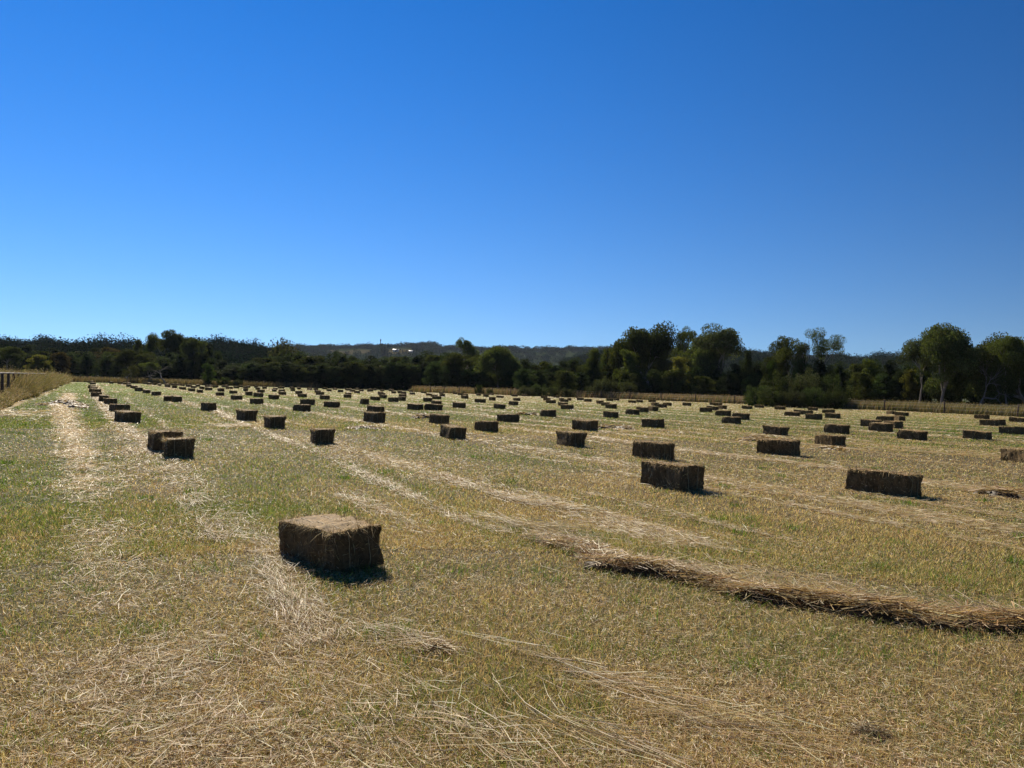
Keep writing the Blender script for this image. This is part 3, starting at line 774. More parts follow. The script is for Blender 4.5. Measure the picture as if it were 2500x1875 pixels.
for i, (bx, by, yaw, sc) in enumerate(BALES):
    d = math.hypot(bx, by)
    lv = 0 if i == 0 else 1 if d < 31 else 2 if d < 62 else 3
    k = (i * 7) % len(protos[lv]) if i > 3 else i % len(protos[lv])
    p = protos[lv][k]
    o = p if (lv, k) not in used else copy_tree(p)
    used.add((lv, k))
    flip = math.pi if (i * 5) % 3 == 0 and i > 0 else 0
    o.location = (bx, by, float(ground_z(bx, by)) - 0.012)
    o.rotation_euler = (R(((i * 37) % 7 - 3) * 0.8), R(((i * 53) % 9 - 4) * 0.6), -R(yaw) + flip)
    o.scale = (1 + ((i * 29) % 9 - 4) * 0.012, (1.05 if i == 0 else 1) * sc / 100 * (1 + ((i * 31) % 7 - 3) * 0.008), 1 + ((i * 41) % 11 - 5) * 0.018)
    u, v = uv_of(bx, by)
    row = int(round((v - ROW0) / ROWD)); n_in = rown.get(row, 0); rown[row] = n_in + 1
    if i in LABEL:
        lab = LABEL[i]
    elif row == 0:
        lab = "small hay bale in the crowded far half of the leftmost row"
    elif row == 1:
        lab = "small hay bale in the far half of the second row from the left"
    elif row == 2:
        lab = "small hay bale in the far half of the third row from the left"
    elif by > 95 and v < 34:
        lab = "tiny hay bale at the far end of the rows left of the dark hedge middle"
    elif by > 95 and bx < -14:
        lab = "tiny hay bale in the farthest lines under the black part of the hedge"
    elif by > 80:
        lab = "tiny hay bale scattered just short of the fence posts and golden grass"
    elif bx > 18:
        lab = "small dark hay bale among the groups at right before the tall dry grass"
    elif bx > 4:
        lab = "small dark hay bale in the middle distance below the fence posts"
    elif bx > -9:
        lab = "small hay bale in the middle distance straight ahead, on greener grass"
    else:
        lab = "small hay bale in the middle distance between the left rows and the centre"
    tag(o, lab, "hay bale", "hay bales left in rows across the paddock")

# ------------------------------------------------------------------ trees
def leaf_rand(m, amt=0.3):
    """individual trees of one kind differ a little in how dark their leaves are"""
    nt = m.node_tree; N = nt.nodes; K = nt.links
    at_ = [n for n in N if n.type == 'ATTRIBUTE'][0]
    oi = N.new("ShaderNodeObjectInfo")
    mr = N.new("ShaderNodeMapRange"); mr.inputs[3].default_value = 1 - amt; mr.inputs[4].default_value = 1 + amt
    K.new(oi.outputs["Random"], mr.inputs[0])
    vm = N.new("ShaderNodeVectorMath"); vm.operation = 'SCALE'; K.new(mr.outputs[0], vm.inputs["Scale"])
    tg = [l.to_socket for l in at_.outputs["Color"].links]
    for s in tg:
        K.new(vm.outputs[0], s)
    K.new(at_.outputs["Color"], vm.inputs[0])


leaf_rand(M_LEAF)


def clump(G, c, rad, n, size, col, flat=0.0):
    p = rng.normal(size=(n, 3)); p /= np.linalg.norm(p, axis=1)[:, None]
    p *= (rng.uniform(0.25, 1, n) ** 0.5)[:, None]
    p = p * np.asarray(rad) + c
    cc = vary(col, n, 0.35) * (0.8 + 0.4 * rng.uniform())
    leafquads(G, p, rng.uniform(0.7, 1.3, n) * size, np.clip(cc, 0.003, 1), flat)


def limb(Gt, p, d, ln, rad, depth, tips, col, spread=0.6, up=0.25, kids=(2, 3), mids=None):
    pts = [np.array(p, float)]; d = np.array(d, float); d /= np.linalg.norm(d)
    n = 5
    for k in range(n):
        d = d + rng.normal(size=3) * 0.13 + np.array([0, 0, up * 0.12]); d /= np.linalg.norm(d)
        pts.append(pts[-1] + d * ln / n)
    tube(Gt, pts, np.linspace(rad, rad * 0.62, n + 1), col, 7 if rad > 0.08 else 4)
    if mids is not None:
        mids.append(pts[3])
    if depth == 0:
        tips.append((pts[-1], d)); return
    for k in range(rng.integers(kids[0], kids[1] + 1)):
        s = rng.normal(size=3); s -= d * (s @ d); s /= np.linalg.norm(s)
        nd = d + s * spread * rng.uniform(0.6, 1.3) + np.array([0, 0, up])
        limb(Gt, pts[-1] if k < 2 else pts[-2], nd, ln * rng.uniform(0.6, 0.85), rad * rng.uniform(0.5, 0.66), depth - 1, tips, col, spread, up, kids, mids)


C_DARK = (0.026, 0.036, 0.014)
C_OLIVE = (0.050, 0.057, 0.017)
C_YEL = (0.105, 0.10, 0.026)
C_GREY = (0.050, 0.059, 0.031)
C_GREEN = (0.052, 0.083, 0.018)
C_RED = (0.075, 0.055, 0.024)


def root_at(name):
    o = bpy.data.objects.new(name, None); COL.objects.link(o); return o


def make_dense(col, seed, n_cl=46, leaf=0.27, tall=1.0):
    """foliage from the ground up, lumpy outline; nominal height 10, half width 3"""
    r = root_at("dense_tree"); Gt = Geo(); Gc = Geo()
    tube(Gt, [(0, 0, -0.3), (0.1, 0, 2), (-0.1, 0.1, 5), (0.1, 0, 8)], [0.24, 0.2, 0.12, 0.04], np.array([0.12, 0.095, 0.07]), 7)
    sub = [(rng.uniform(-0.8, 0.8), rng.uniform(-0.8, 0.8), rng.uniform(8.6, 9.7), rng.uniform(1.7, 2.3))]
    for k in range(rng.integers(5, 8)):
        a = rng.uniform(0, math.tau); q = rng.uniform(0.9, 2.0)
        sub.append((math.cos(a) * q, math.sin(a) * q, rng.uniform(5.6, 9.4), rng.uniform(1.2, 2.0)))
    for sx, sy, zt, sr in sub:
        cm = np.array(col) * rng.uniform(0.8, 1.25)
        for k in range(int(n_cl * 0.24)):
            a = rng.uniform(0, math.tau); zz = rng.uniform(0, 1) ** 0.75
            z = 0.3 + (zt - 0.6) * zz
            rr_ = sr * min(1.0, math.sqrt(max(0, 1 - (max(0, zz - 0.55) / 0.45) ** 2)) + 0.05) * rng.uniform(0.6, 1.0)
            rad = rng.uniform(0.5, 0.95)
            clump(Gc, np.array([sx + math.cos(a) * rr_, sy + math.sin(a) * rr_, z]), (rad, rad, rad * 0.8), 150, leaf * 0.72, cm * rng.uniform(0.8, 1.25))
        clump(Gc, np.array([sx, sy, zt - 0.6]), (sr * 0.75, sr * 0.75, 0.75), 220, leaf * 0.72, cm)
    n = 420
    z = rng.uniform(0.3, 8.8, n); ang = rng.uniform(0, math.tau, n); q = rng.uniform(0, 0.72, n) * 3.0 * np.sqrt(np.clip(1.02 - z / 10, 0, 1))
    leafquads(Gc, np.stack([np.cos(ang) * q, np.sin(ang) * q, z], 1), np.full(n, 0.9), vary(np.array(col) * 0.8, n, 0.2))  # large inner quads added to block light through the crown
    Gt.build("trunk", M_BARK, r); Gc.build("crown", M_LEAF, r)
    return r


# a spreading eucalypt: limbs that fork, leaves in clumps at their ends
def make_gum(col, seed, depth=3, bare=False, first=3.2, leaf=0.17, ncl=560, trunkcol=(0.19, 0.165, 0.135), spread=0.62, up=0.22, flat=0.6, name="gum_tree", lean=(0, 0), extra=0):
    r = root_at(name); Gt = Geo(); Gc = Geo(); tips = []; mids = []
    limb(Gt, (0, 0, -0.3), (lean[0], lean[1], 1), first, 0.19, depth, tips, np.array(trunkcol), spread, up, (2, 3), mids)
    if not bare:
        zs_ = sorted(p[2] for p, d in tips); ztop = zs_[int(len(zs_) * 0.8)] + 0.7
        for p, d in tips:
            if p[2] > ztop:
                p = p * np.array([1, 1, 0]) + np.array([0, 0, ztop - rng.uniform(0, 0.8)])
            rad = rng.uniform(0.85, 1.55)
            clump(Gc, p + d * 0.3, (rad, rad, rad * flat), ncl, leaf, np.array(col) * rng.uniform(0.75, 1.35), 0.2)
            if rng.uniform() < 0.75:
                clump(Gc, p + rng.normal(size=3) * np.array([0.9, 0.9, 0.3]) - np.array([0, 0, 0.3]), (rad * 0.7, rad * 0.7, rad * 0.5), ncl // 2, leaf, np.array(col) * rng.uniform(0.7, 1.2), 0.2)
        for p in [q_ for q_ in mids if q_[2] < ztop - 0.3][-extra:] if extra else []:
            clump(Gc, p + rng.normal(size=3) * 0.5, (0.6, 0.6, 0.4), ncl // 3, leaf, np.array(col))
    else:
        for p, d in tips:
            for k in range(4):
                dd = d + rng.normal(size=3) * 0.35
                tube(Gt, [p, p + dd * 0.5, p + dd * 1.0 + np.array([0, 0, 0.1])], [0.022, 0.015, 0.006], np.array(trunkcol) * 0.9, 3)
    Gt.build("trunk", M_BARK, r)
    if Gc.n:
        Gc.build("crown", M_LEAF, r)
    zs = np.concatenate(Gc.v if Gc.n else Gt.v)
    r["h0"] = float(np.percentile(zs[:, 2], 98.5) if Gc.n else zs[:, 2].max()); r["w0"] = float(np.percentile(np.hypot(zs[:, 0], zs[:, 1]), 88))
    return r


def make_bush(col, seed, n_cl=30, leaf=0.11):
    """nominal height 3, half width 2.2, upright feathery sprays"""
    r = root_at("bush"); Gt = Geo(); Gc = Geo()
    for k in range(7):
        a = rng.uniform(0, math.tau)
        tube(Gt, [(0, 0, -0.1), (math.cos(a) * 0.5, math.sin(a) * 0.5, 0.9), (math.cos(a) * 1.1, math.sin(a) * 1.1, 2.1)], [0.06, 0.04, 0.012], np.array([0.11, 0.085, 0.06]), 5)
    for k in range(n_cl):
        a = rng.uniform(0, math.tau); q = 2.0 * math.sqrt(rng.uniform(0, 1)); h = (0.5 + 2.2 * math.sqrt(max(0, 1 - (q / 2.3) ** 2)))
        z = rng.uniform(0.15, 1) * h
        clump(Gc, np.array([math.cos(a) * q, math.sin(a) * q, z]), (0.42, 0.42, 0.6), 210, leaf, np.array(col) * rng.uniform(0.7, 1.35))
    n = 160; a = rng.uniform(0, math.tau, n); q = rng.uniform(0, 1.5, n); z = rng.uniform(0.1, 2.0, n) * np.sqrt(1 - (q / 2) ** 2)
    leafquads(Gc, np.stack([np.cos(a) * q, np.sin(a) * q, z], 1), np.full(n, 0.5), vary(np.array(col) * 0.8, n, 0.2))  # larger, darker quads added inside, blocking light through the bush
    Gt.build("stem", M_BARK, r); Gc.build("crown", M_LEAF, r)
    r["h0"] = 3.0; r["w0"] = 2.2
    return r


P = {}
P["dark"] = [make_dense(C_DARK, 1), make_dense(C_DARK, 2), make_dense(C_OLIVE, 3), make_dense((0.03, 0.046, 0.017), 4)]
P["green"] = [make_dense(C_GREEN, 5, 40, 0.3), make_dense((0.075, 0.09, 0.022), 6, 40, 0.3)]
P["yellow"] = [make_dense(C_YEL, 7, 34, 0.3)]
P["grey"] = [make_dense(C_GREY, 8, 36, 0.26)]
P["red"] = [make_dense(C_RED, 9, 40, 0.28)]
for k in ("dark", "green", "yellow", "grey", "red"):
    for o in P[k]:
        o["h0"] = 10.0; o["w0"] = 3.0
rng = np.random.default_rng(5)
P["gum"] = [make_gum(C_OLIVE, 1, extra=10), make_gum((0.07, 0.085, 0.028), 2, spread=0.75, extra=10), make_gum(C_GREY, 3, spread=0.7, extra=8)]
P["open_gum"] = [make_gum((0.065, 0.08, 0.026), 4, ncl=480, first=4.2, extra=14, up=0.35, spread=0.5)]
P["full_gum"] = [make_gum((0.065, 0.078, 0.03), 5, depth=4, first=2.0, leaf=0.15, ncl=480, up=0.1, spread=0.85, extra=60), make_gum(C_OLIVE, 6, depth=4, first=1.9, leaf=0.15, ncl=480, up=0.1, spread=0.75, extra=60)]
P["lean_gum"] = [make_gum((0.06, 0.075, 0.026), 7, first=4.2, lean=(0.55, 0), spread=0.55, up=0.1, leaf=0.13, ncl=560, extra=10)]
P["umbrella"] = [make_gum((0.05, 0.05, 0.022), 8, depth=3, first=1.4, up=0.02, spread=1.0, flat=0.5, ncl=170)]
P["bare"] = [make_gum(C_GREY, 9, depth=4, bare=True, first=2.4, spread=0.45, up=0.35, name="bare_tree", trunkcol=(0.26, 0.23, 0.2))]
P["spread_bare"] = [make_gum(C_GREY, 10, depth=3, bare=True, first=2.0, spread=0.95, up=0.05, name="bare_tree", trunkcol=(0.17, 0.15, 0.125))]
P["bush"] = [make_bush((0.040, 0.055, 0.020), 1), make_bush((0.05, 0.06, 0.022), 2), make_bush((0.055, 0.06, 0.032), 3)]
first_use = set(); cnt = {}
S_HID = []


def plant(kind, px, top, hw, Y, label, group=None, cat="tree", var=None, rot=None, sink=0.0):
    """a tree standing at depth Y whose top reaches image height top and whose crown is about hw image points to each side"""
    n = cnt.get(kind, 0); cnt[kind] = n + 1
    k = (n if var is None else var) % len(P[kind]); proto = P[kind][k]
    o = proto if (kind, k) not in first_use else copy_tree(proto)
    first_use.add((kind, k))
    t = at(px, top, Y)
    z0 = float(ground_z(t.x, Y)) - sink
    h = max(0.8, t.z - z0)
    o.location = (t.x, Y, z0)
    s = hw * math.hypot(t.x, Y) / 1880.0 / o["w0"]
    sz = h / o["h0"]
    if "gum" in kind or kind == "umbrella":
        s = min(max(s, 0.62 * sz), 1.6 * sz)          # eucalypts keep their natural proportions
    o.scale = (s, s, sz)
    o.rotation_euler = (0, 0, (n * 2.399) % math.tau if rot is None else rot)
    tag(o, label, cat, group)
    return o


HEDGE = "dark evergreens of the unbroken tree wall behind the middle of the paddock"
LEFTW = "dark trees massed beyond the left end of the paddock"
RIGHTW = "dark trees filling the gaps behind the fence at right"
hl = "dense near black evergreen, one of the unbroken tree wall behind the paddock middle"
ll = "tall dark tree in the shaded mass beyond the left end of the paddock"
rl = "dark green tree in the thicket behind the golden grass at right"

# --- left mass
plant("gum", 22, 849, 34, 165, "olive gum with a dark trunk at the left edge, above the rail fence", var=1)
plant("yellow", 92, 861, 27, 170, "low round yellow green tree beside the left rail fence")
plant("yellow", 118, 876, 16, 172, "small yellowish tree touching the right side of the round yellow green one")
for px, tp, hw, Y, kd in [(-120, 845, 40, 215, "dark"), (-70, 852, 34, 200, "dark"), (-30, 842, 36, 225, "dark"), (18, 846, 32, 215, "dark"), (65, 838, 28, 220, "dark"), (70, 862, 30, 190, "dark"), (105, 850, 30, 225, "dark"), (140, 862, 24, 200, "dark"), (135, 846, 30, 232, "dark"),
                      (172, 858, 26, 205, "dark"), (190, 850, 30, 240, "dark"), (212, 856, 24, 210, "dark"), (228, 846, 30, 245, "dark"), (262, 862, 26, 200, "dark"), (283, 852, 28, 232, "dark"), (300, 868, 26, 196, "dark"), (335, 866, 28, 192, "dark"), (370, 862, 26, 190, "dark"), (345, 848, 26, 225, "dark"),
                      (415, 855, 28, 195, "dark"), (440, 862, 26, 190, "dark"), (470, 850, 26, 200, "dark"), (500, 856, 24, 196, "dark"), (520, 868, 22, 192, "dark"), (545, 876, 26, 188, "dark"), (400, 868, 30, 186, "dark")]:
    plant(kd, px, tp, hw, Y, ll, LEFTW)
plant("red", 150, 851, 22, 196, "brownish tree right of the low yellow green one")
plant("red", 262, 838, 32, 238, "dull reddish brown crown rising behind the left tree mass")
plant("gum", 318, 856, 36, 180, "gum with a flat yellow tinted crown, left of the tallest trees", var=0)
plant("dark", 335, 817, 13, 205, "narrow tall tree, leftmost peak of the tallest left group", var=2)
plant("dark", 366, 817, 12, 207, "pointed tall tree between the two clumped tall crowns at left", var=3)
plant("gum", 404, 810, 34, 205, "tallest gum at left with two clumps standing against the sky", var=0)
plant("gum", 432, 813, 18, 208, "tall gum with one round tuft on top, right of the tallest left gum", var=2)
plant("gum", 470, 827, 28, 200, "bulky gum right of the tallest left group", var=1)
plant("dark", 508, 832, 20, 202, "domed dark tree at the right end of the tall left group", var=0)
plant("dark", 533, 855, 12, 196, "slim dark tree where the left group drops towards the hedge", var=1)
plant("umbrella", 316, 893, 24, 152, "small umbrella shaped tree at the far end of the paddock, left of the forked trunks")
plant("gum", 366, 886, 22, 156, "short yellowish gum leaning over a pale fallen limb at the far end", var=1)
plant("spread_bare", 405, 886, 46, 150, "tree with arching bare pale limbs at the far end of the paddock")
plant("green", 508, 885, 15, 160, "light green rounded bush tree at the left end of the black hedge", var=0)

# --- the black hedge and the trees behind it
hedge = []
for i, px in enumerate(range(528, 1075, 17)):
    tp = np.interp(px, [528, 560, 620, 660, 700, 800, 860, 920, 1000, 1075], [905, 895, 885, 880, 884, 890, 880, 884, 882, 888]) + (i * 7 % 5 - 2) * 2.2
    plant("dark", px + (i * 5 % 7 - 3), tp, 31, 170 + (i * 3 % 5) * 0.8, hl, HEDGE)
for i, px in enumerate(range(575, 1250, 26)):
    tp = np.interp(px, [575, 640, 700, 760, 800, 840, 880, 960, 1000, 1050, 1110, 1160, 1250], [886, 872, 856, 856, 872, 862, 868, 866, 862, 856, 858, 862, 868]) + (i * 7 % 5 - 2) * 2.0
    plant("dark", px, tp, 34, 186 + (i * 5 % 7) * 2, hl, HEDGE)
plant("umbrella", 728, 836, 20, 215, "flat topped tree standing out against the sky above the hedge, left of the mast")
plant("dark", 690, 850, 26, 205, "broad dark crown behind the hedge, left of the flat topped tree", var=2)
plant("dark", 820, 854, 20, 200, "round dark crown rising from the hedge left of the mast", var=1)
plant("open_gum", 1133, 829, 24, 178, "lone thin gum poking its small tuft above the hedge at the centre")
plant("full_gum", 1215, 853, 48, 160, "spreading gum with pale limbs just right of the lone thin one", var=0)
plant("gum", 1120, 866, 44, 165, "broad olive gum with pale limbs below the lone thin one", var=0)
for i, px in enumerate(range(1065, 1640, 24)):
    tp = np.interp(px, [1065, 1200, 1260, 1340, 1420, 1500, 1640], [885, 892, 880, 876, 880, 880, 880]) + (i * 11 % 7 - 3) * 3
    plant("dark", px, tp, 32, 160 - (px - 1065) * 0.008 + (i * 3 % 4) * 2.5, rl, RIGHTW)
for i, px in enumerate(range(1280, 1440, 34)):
    plant("dark", px, 895 + (i * 7 % 5) * 3, 30, 146 + (i % 3) * 2, rl, RIGHTW)
# --- right of the centre
plant("green", 1450, 842, 26, 156, "tall leafy tree with sunlit tips, left neighbour of the light green rounded tree", var=1)
plant("dark", 1482, 838, 24, 160, "dark tall tree wedged between the two leafy trees right of the centre", var=2)
plant("green", 1533, 846, 34, 146, "rounded tree with light green left side, in front of the tall gums", var=1)
plant("full_gum", 1600, 803, 40, 152, "tall gum with a wide clumped crown, leftmost of the three high gums", var=1)
plant("open_gum", 1672, 806, 26, 155, "see through gum with thin stems between the two big high gums")
plant("yellow", 1655, 862, 34, 140, "olive yellow tree under the see through gum")
plant("gum", 1765, 802, 62, 140, "big spreading gum with twisted pale limbs, right of the see through one", var=2, rot=0.7)
plant("full_gum", 1735, 822, 44, 146, "clumped gum crown filling in behind the twisted pale limbs", var=0)
plant("dark", 1826, 850, 22, 148, "dark tree at the right foot of the big spreading gum", var=0)
for px, tp, hw, Y in [(1640, 895, 26, 138), (1700, 890, 26, 140), (1750, 895, 26, 139), (1600, 900, 24, 140), (1560, 905, 24, 141), (1690, 868, 28, 150), (1800, 885, 26, 138), (1850, 878, 24, 140), (1880, 858, 24, 142), (1835, 905, 24, 132), (1900, 880, 28, 130), (1780, 905, 24, 134), (1720, 912, 24, 134)]:
    plant("dark", px, tp, hw, Y, rl, RIGHTW)
plant("green", 1886, 872, 16, 128, "small light green tree left of the leaning gum", var=0)
plant("gum", 1930, 828, 30, 126, "tufted gum left of the bare twigs and the leaning gum", var=0)
plant("bare", 1962, 818, 16, 124, "leafless twiggy treetop between the tufted gum and the leaning gum")
plant("lean_gum", 1975, 802, 92, 120, "gum leaning right with open clumps against the sky", rot=0.0)
for px, tp, hw, Y in [(1960, 862, 30, 124), (2005, 872, 28, 120), (2050, 880, 28, 122), (2090, 876, 28, 124), (2130, 868, 28, 122), (2170, 874, 30, 118), (2215, 880, 28, 112), (2110, 900, 30, 108), (2160, 905, 30, 105), (2205, 905, 30, 104), (2250, 900, 28, 104), (2260, 870, 28, 110), (2340, 880, 28, 106), (2385, 885, 28, 104), (2430, 885, 28, 104), (2480, 880, 28, 102), (2530, 870, 30, 100), (2580, 865, 34, 98), (2640, 860, 36, 98), (2310, 915, 24, 100)]:
    plant("dark", px, tp, hw, Y, rl, RIGHTW)
plant("yellow", 2225, 893, 20, 102, "yellow tipped low tree left of the biggest right-hand gum")
plant("green", 2120, 868, 22, 112, "bushy tree top breaking the skyline in the dip at right", var=1)
plant("full_gum", 2300, 806, 66, 97, "biggest right-hand gum with a heavy rounded crown and pale limbs", var=0, rot=1.0)
plant("gum", 2245, 826, 40, 99, "paler left shoulder of the biggest right-hand gum, thin and see through", var=2)
plant("spread_bare", 2392, 872, 44, 92, "forked tree with pale bare limbs standing in the tall grass at right")
plant("bare", 2405, 836, 26, 96, "leafless grey tree with fine twigs against the sky at right")
plant("gum", 2460, 828, 40, 92, "dark trunked gum near the right edge, rooted in the tall grass", var=1)
plant("full_gum", 2515, 832, 40, 94, "gum cut off by the right edge of the photo", var=1)
# --- bushes in front of the trees
for px, tp, hw, Y, lab in [(1850, 935, 40, 100, 0), (1905, 905, 50, 101, 0), (1965, 893, 50, 102, 0), (2030, 905, 46, 101, 0), (1885, 945, 36, 96, 0), (1935, 945, 36, 95, 0), (1990, 940, 36, 95, 0), (2040, 945, 32, 94, 0)]:
    plant("bush", px, tp, hw, Y, "dark green bush, one of the big rounded thicket spilling over the fence at right", "bushes of the thicket spilling over the fence", "bush")
for px, tp, hw, Y in [(1285, 940, 26, 134), (1318, 934, 26, 136), (1350, 938, 26, 134), (1385, 944, 24, 133)]:
    plant("bush", px, tp, hw, Y, "low feathery bush standing at the field edge below the dip in the hills", "low feathery bushes at the field edge", "bush")
for px, tp, hw, Y in [(1470, 915, 26, 139), (1500, 922, 24, 138), (1535, 925, 24, 136), (1450, 935, 22, 139)]:
    plant("bush", px, tp, hw, Y, "grey green shrub behind the golden grass, right of the feathery bushes", "grey green shrubs behind the golden grass", "bush", var=2)
plant("bush", 1170, 936, 14, 139, "small dark shrub by the fence, left of the feathery bushes", None, "bush", var=0)
plant("bush", 1196, 946, 9, 138, "tiny shrub beside a fence post, right of the small dark one", None, "bush", var=1)
plant("bush", 545, 918, 18, 160, "low dark shrub where the dry grass meets the black hedge", None, "bush", var=0)
plant("bush", 580, 925, 16, 161, "lowest shrub at the left foot of the black hedge", None, "bush", var=1)
for ks in P.values():
    for o in ks:
        for q_ in ("h0", "w0"):
            pass
used_roots = [o for o in bpy.data.objects if o.get("h0") and not o.get("label")]
for o in used_roots:                                    # kinds built but not needed
    for ch in list(o.children):
        bpy.data.objects.remove(ch)
    bpy.data.objects.remove(o)

# ------------------------------------------------------------------ tall dry grass
def tall(name, label, x, y, h, col, wd, lean, nseed=0.5):
    G = Geo(); n = len(x)
    d = np.hypot(x, y)
    a = rng.normal(R(90), 0.9, n)
    t = np.abs(rng.normal(lean, 0.16, n))
    dv = np.stack([np.sin(a) * np.sin(t), np.cos(a) * np.sin(t), np.cos(t)], 1)
    ln = h * rng.uniform(0.7, 1.25, n)
    bend = np.stack([np.sin(a), np.cos(a), -0.5 + 0 * a], 1) * (ln * rng.uniform(0.05, 0.35, n))[:, None]
    base = np.stack([x, y, ground_z(x, y) - 0.02], 1)
    blades(G, base, dv, ln, np.maximum(wd, 0.55 * d / 770), bend, col)
    m = rng.uniform(0, 1, n) < nseed
    tip = (base + dv * ln[:, None] + bend)[m]
    leafquads(G, tip, np.maximum(0.05, 0.6 * d[m] / 770) * rng.uniform(0.7, 1.4, m.sum()), col[m] * 1.15)
    return tag(G.build(name, M_TALL), label, "grass", kind="stuff")


def along(poly, n, lo, hi):
    poly = np.array(poly); seg = np.r_[0, np.cumsum(np.hypot(*np.diff(poly, axis=0).T))]
    t = rng.uniform(0, seg[-1], n)
    x = np.interp(t, seg, poly[:, 0]); y = np.interp(t, seg, poly[:, 1])
    return x, y + rng.uniform(lo, hi, n)


n = 30000
x, y = along(FENCE, n, -1.5, 9)
nz0 = fbm(x * 0.12, y * 0.12, 3)
p = sstep(38, 52, x)[:, None]
col = vary((0.25, 0.175, 0.095), n, 0.35) * (1 - p) + vary((0.23, 0.185, 0.08), n, 0.35) * p
col = np.where((rng.uniform(0, 1, n) < 0.18 + 0.25 * (y - np.interp(x, FENCE[:, 0], FENCE[:, 1]) < 0.3))[:, None], vary((0.13, 0.14, 0.04), n, 0.3), col)
k = (y - np.interp(x, FENCE[:, 0], FENCE[:, 1]) > -1.4 + 1.3 * noise(x * 0.4, y * 0, 4))
k &= ~((x > 3) & (x < 15) & (y < 140) & (rng.uniform(0, 1, n) < 0.7))
tall("golden_grass", "tall golden grass along the fence at the far side of the paddock", x[k], y[k], (1.15 + 0.35 * (nz0[k] - 0.5)), col[k], 0.02, 0.18)
n = 26000
x = rng.uniform(52, 110, n); y = np.interp(x, FENCE[:, 0], FENCE[:, 1]) + rng.uniform(2, 45, n)
col = np.where((rng.uniform(0, 1, n) < 0.25)[:, None], vary((0.16, 0.17, 0.06), n, 0.3), vary((0.27, 0.205, 0.085), n, 0.3))
tall("rough_grass", "tall rough grass on the rise beyond the fence at right", x, y, np.full(n, 1.2), col, 0.02, 0.25)
n = 120000
u = 1 / rng.uniform(1 / 175, 1 / 24, n); v_ = -3.2 - rng.uniform(0, 1, n) ** 1.4 * 6.5 + 0.5 * noise(u * 0.3, u * 0, 2)
x, y = xy_of(u, v_)
hh = (0.3 + 1.15 * sstep(-2.7, -3.6, v_)) * (0.3 + 0.7 * sstep(45, 57, u)) * (0.7 + 0.6 * noise(u * 0.35, v_ * 0.5, 6))
pk = rng.uniform(0, 1, n)[:, None] + 0.5 * (noise(u * 0.2, v_ * 0.6, 8)[:, None] - 0.5)
col = np.where(pk < 0.4, vary((0.16, 0.15, 0.055), n, 0.4), np.where(pk < 0.75, vary((0.25, 0.20, 0.10), n, 0.4), vary((0.31, 0.24, 0.15), n, 0.35)))
tall("bank_grass", "rank olive brown grass on the bank along the left rail fence", x, y, hh * rng.uniform(0.6, 1.1, n), col, 0.006, 0.35)
n = 16000
x, y = along([(-110, 150), (-76.5, 151), (-60, 163), (-42, 168)], n, -2, 7)
col = np.where((rng.uniform(0, 1, n) < 0.45)[:, None], vary((0.14, 0.125, 0.05), n, 0.3), vary((0.20, 0.15, 0.08), n, 0.3))
tall("end_grass", "brown uncut grass across the far left end of the paddock", x, y, np.full(n, 1.05), col, 0.02, 0.15)


# ------------------------------------------------------------------ fences
def post(parent, x, y, h, r, name="post", lean=(0, 0)):
    G = Geo(); z = float(ground_z(x, y)); lx, ly = lean
    tube(G, [(x, y, z - 0.3), (x + lx * 0.5, y + ly * 0.5, z + h * 0.5), (x + lx, y + ly, z + h - 0.02), (x + lx, y + ly, z + h)], [r, r, r * 0.94, r * 0.55], np.array([0.10, 0.07, 0.05]), 8)
    o = G.build(name, M_WOOD); o.parent = parent
    return o


def fence_root(x, y, label):
    o = bpy.data.objects.new("paddock_fence", None); COL.objects.link(o)
    tag(o, label, "fence")
    return o


fr = fence_root(0, 0, "post and wire fence half sunk in golden grass along the far side")
fp = []
for i, px in enumerate([1050, 1084, 1121, 1160, 1202, 1247, 1300, 1355, 1411, 1468, 1538, 1614, 1698, 1794, 1898, 2019, 2160, 2306, 2484, 2700]):
    Y = float(np.interp(px, [a for a, b in FENCE_PX], [b for a, b in FENCE_PX])) - 0.8
    X = at(px, 960, Y).x
    fp.append((X, Y))
    post(fr, X, Y, 1.25 + (i * 7 % 5) * 0.04, 0.085, lean=((0.0 if i != 18 else 0.16), 0))
for hz in (0.45, 0.8, 1.1):
    G = Geo()
    tube(G, [(X, Y - 0.09, float(ground_z(X, Y)) + hz) for X, Y in fp], [0.006] * len(fp), np.array([0.3, 0.29, 0.27]), 4)
    G.build("wire", M_WIRE, fr)
lf = fence_root(0, 0, "weathered rail fence at the left edge in rank grass")
lp = []
for i in range(-3, 14):
    u = 47.4 + i * 3.45; X, Y = xy_of(u, -3.9)
    lp.append((X, Y)); post(lf, X, Y, 1.42, 0.075)
for a in range(len(lp) - 1):
    for hz in (1.42,):
        G = Geo()
        (x0, y0), (x1, y1) = lp[a], lp[a + 1]
        z0, z1 = float(ground_z(x0, y0)) + hz, float(ground_z(x1, y1)) + hz
        n2 = np.array([VDIR[0], VDIR[1], 0]) * 0.03 if hz < 1.2 else np.zeros(3)
        tube(G, [np.array([x0, y0, z0]) + n2 * 3, np.array([(x0 + x1) / 2, (y0 + y1) / 2, (z0 + z1) / 2 - 0.015]) + n2 * 3, np.array([x1, y1, z1]) + n2 * 3], [0.05, 0.045, 0.05], np.array([0.24, 0.21, 0.18]), 6)
        G.build("rail", M_WOOD, lf)
ef = fence_root(0, 0, "short run of thin posts in the brown grass at far left end")
for px in (196, 214, 232, 250, 268, 285, 302, 318, 336):
    X = at(px, 925, 153).x; post(ef, X, 153, 1.3, 0.1)


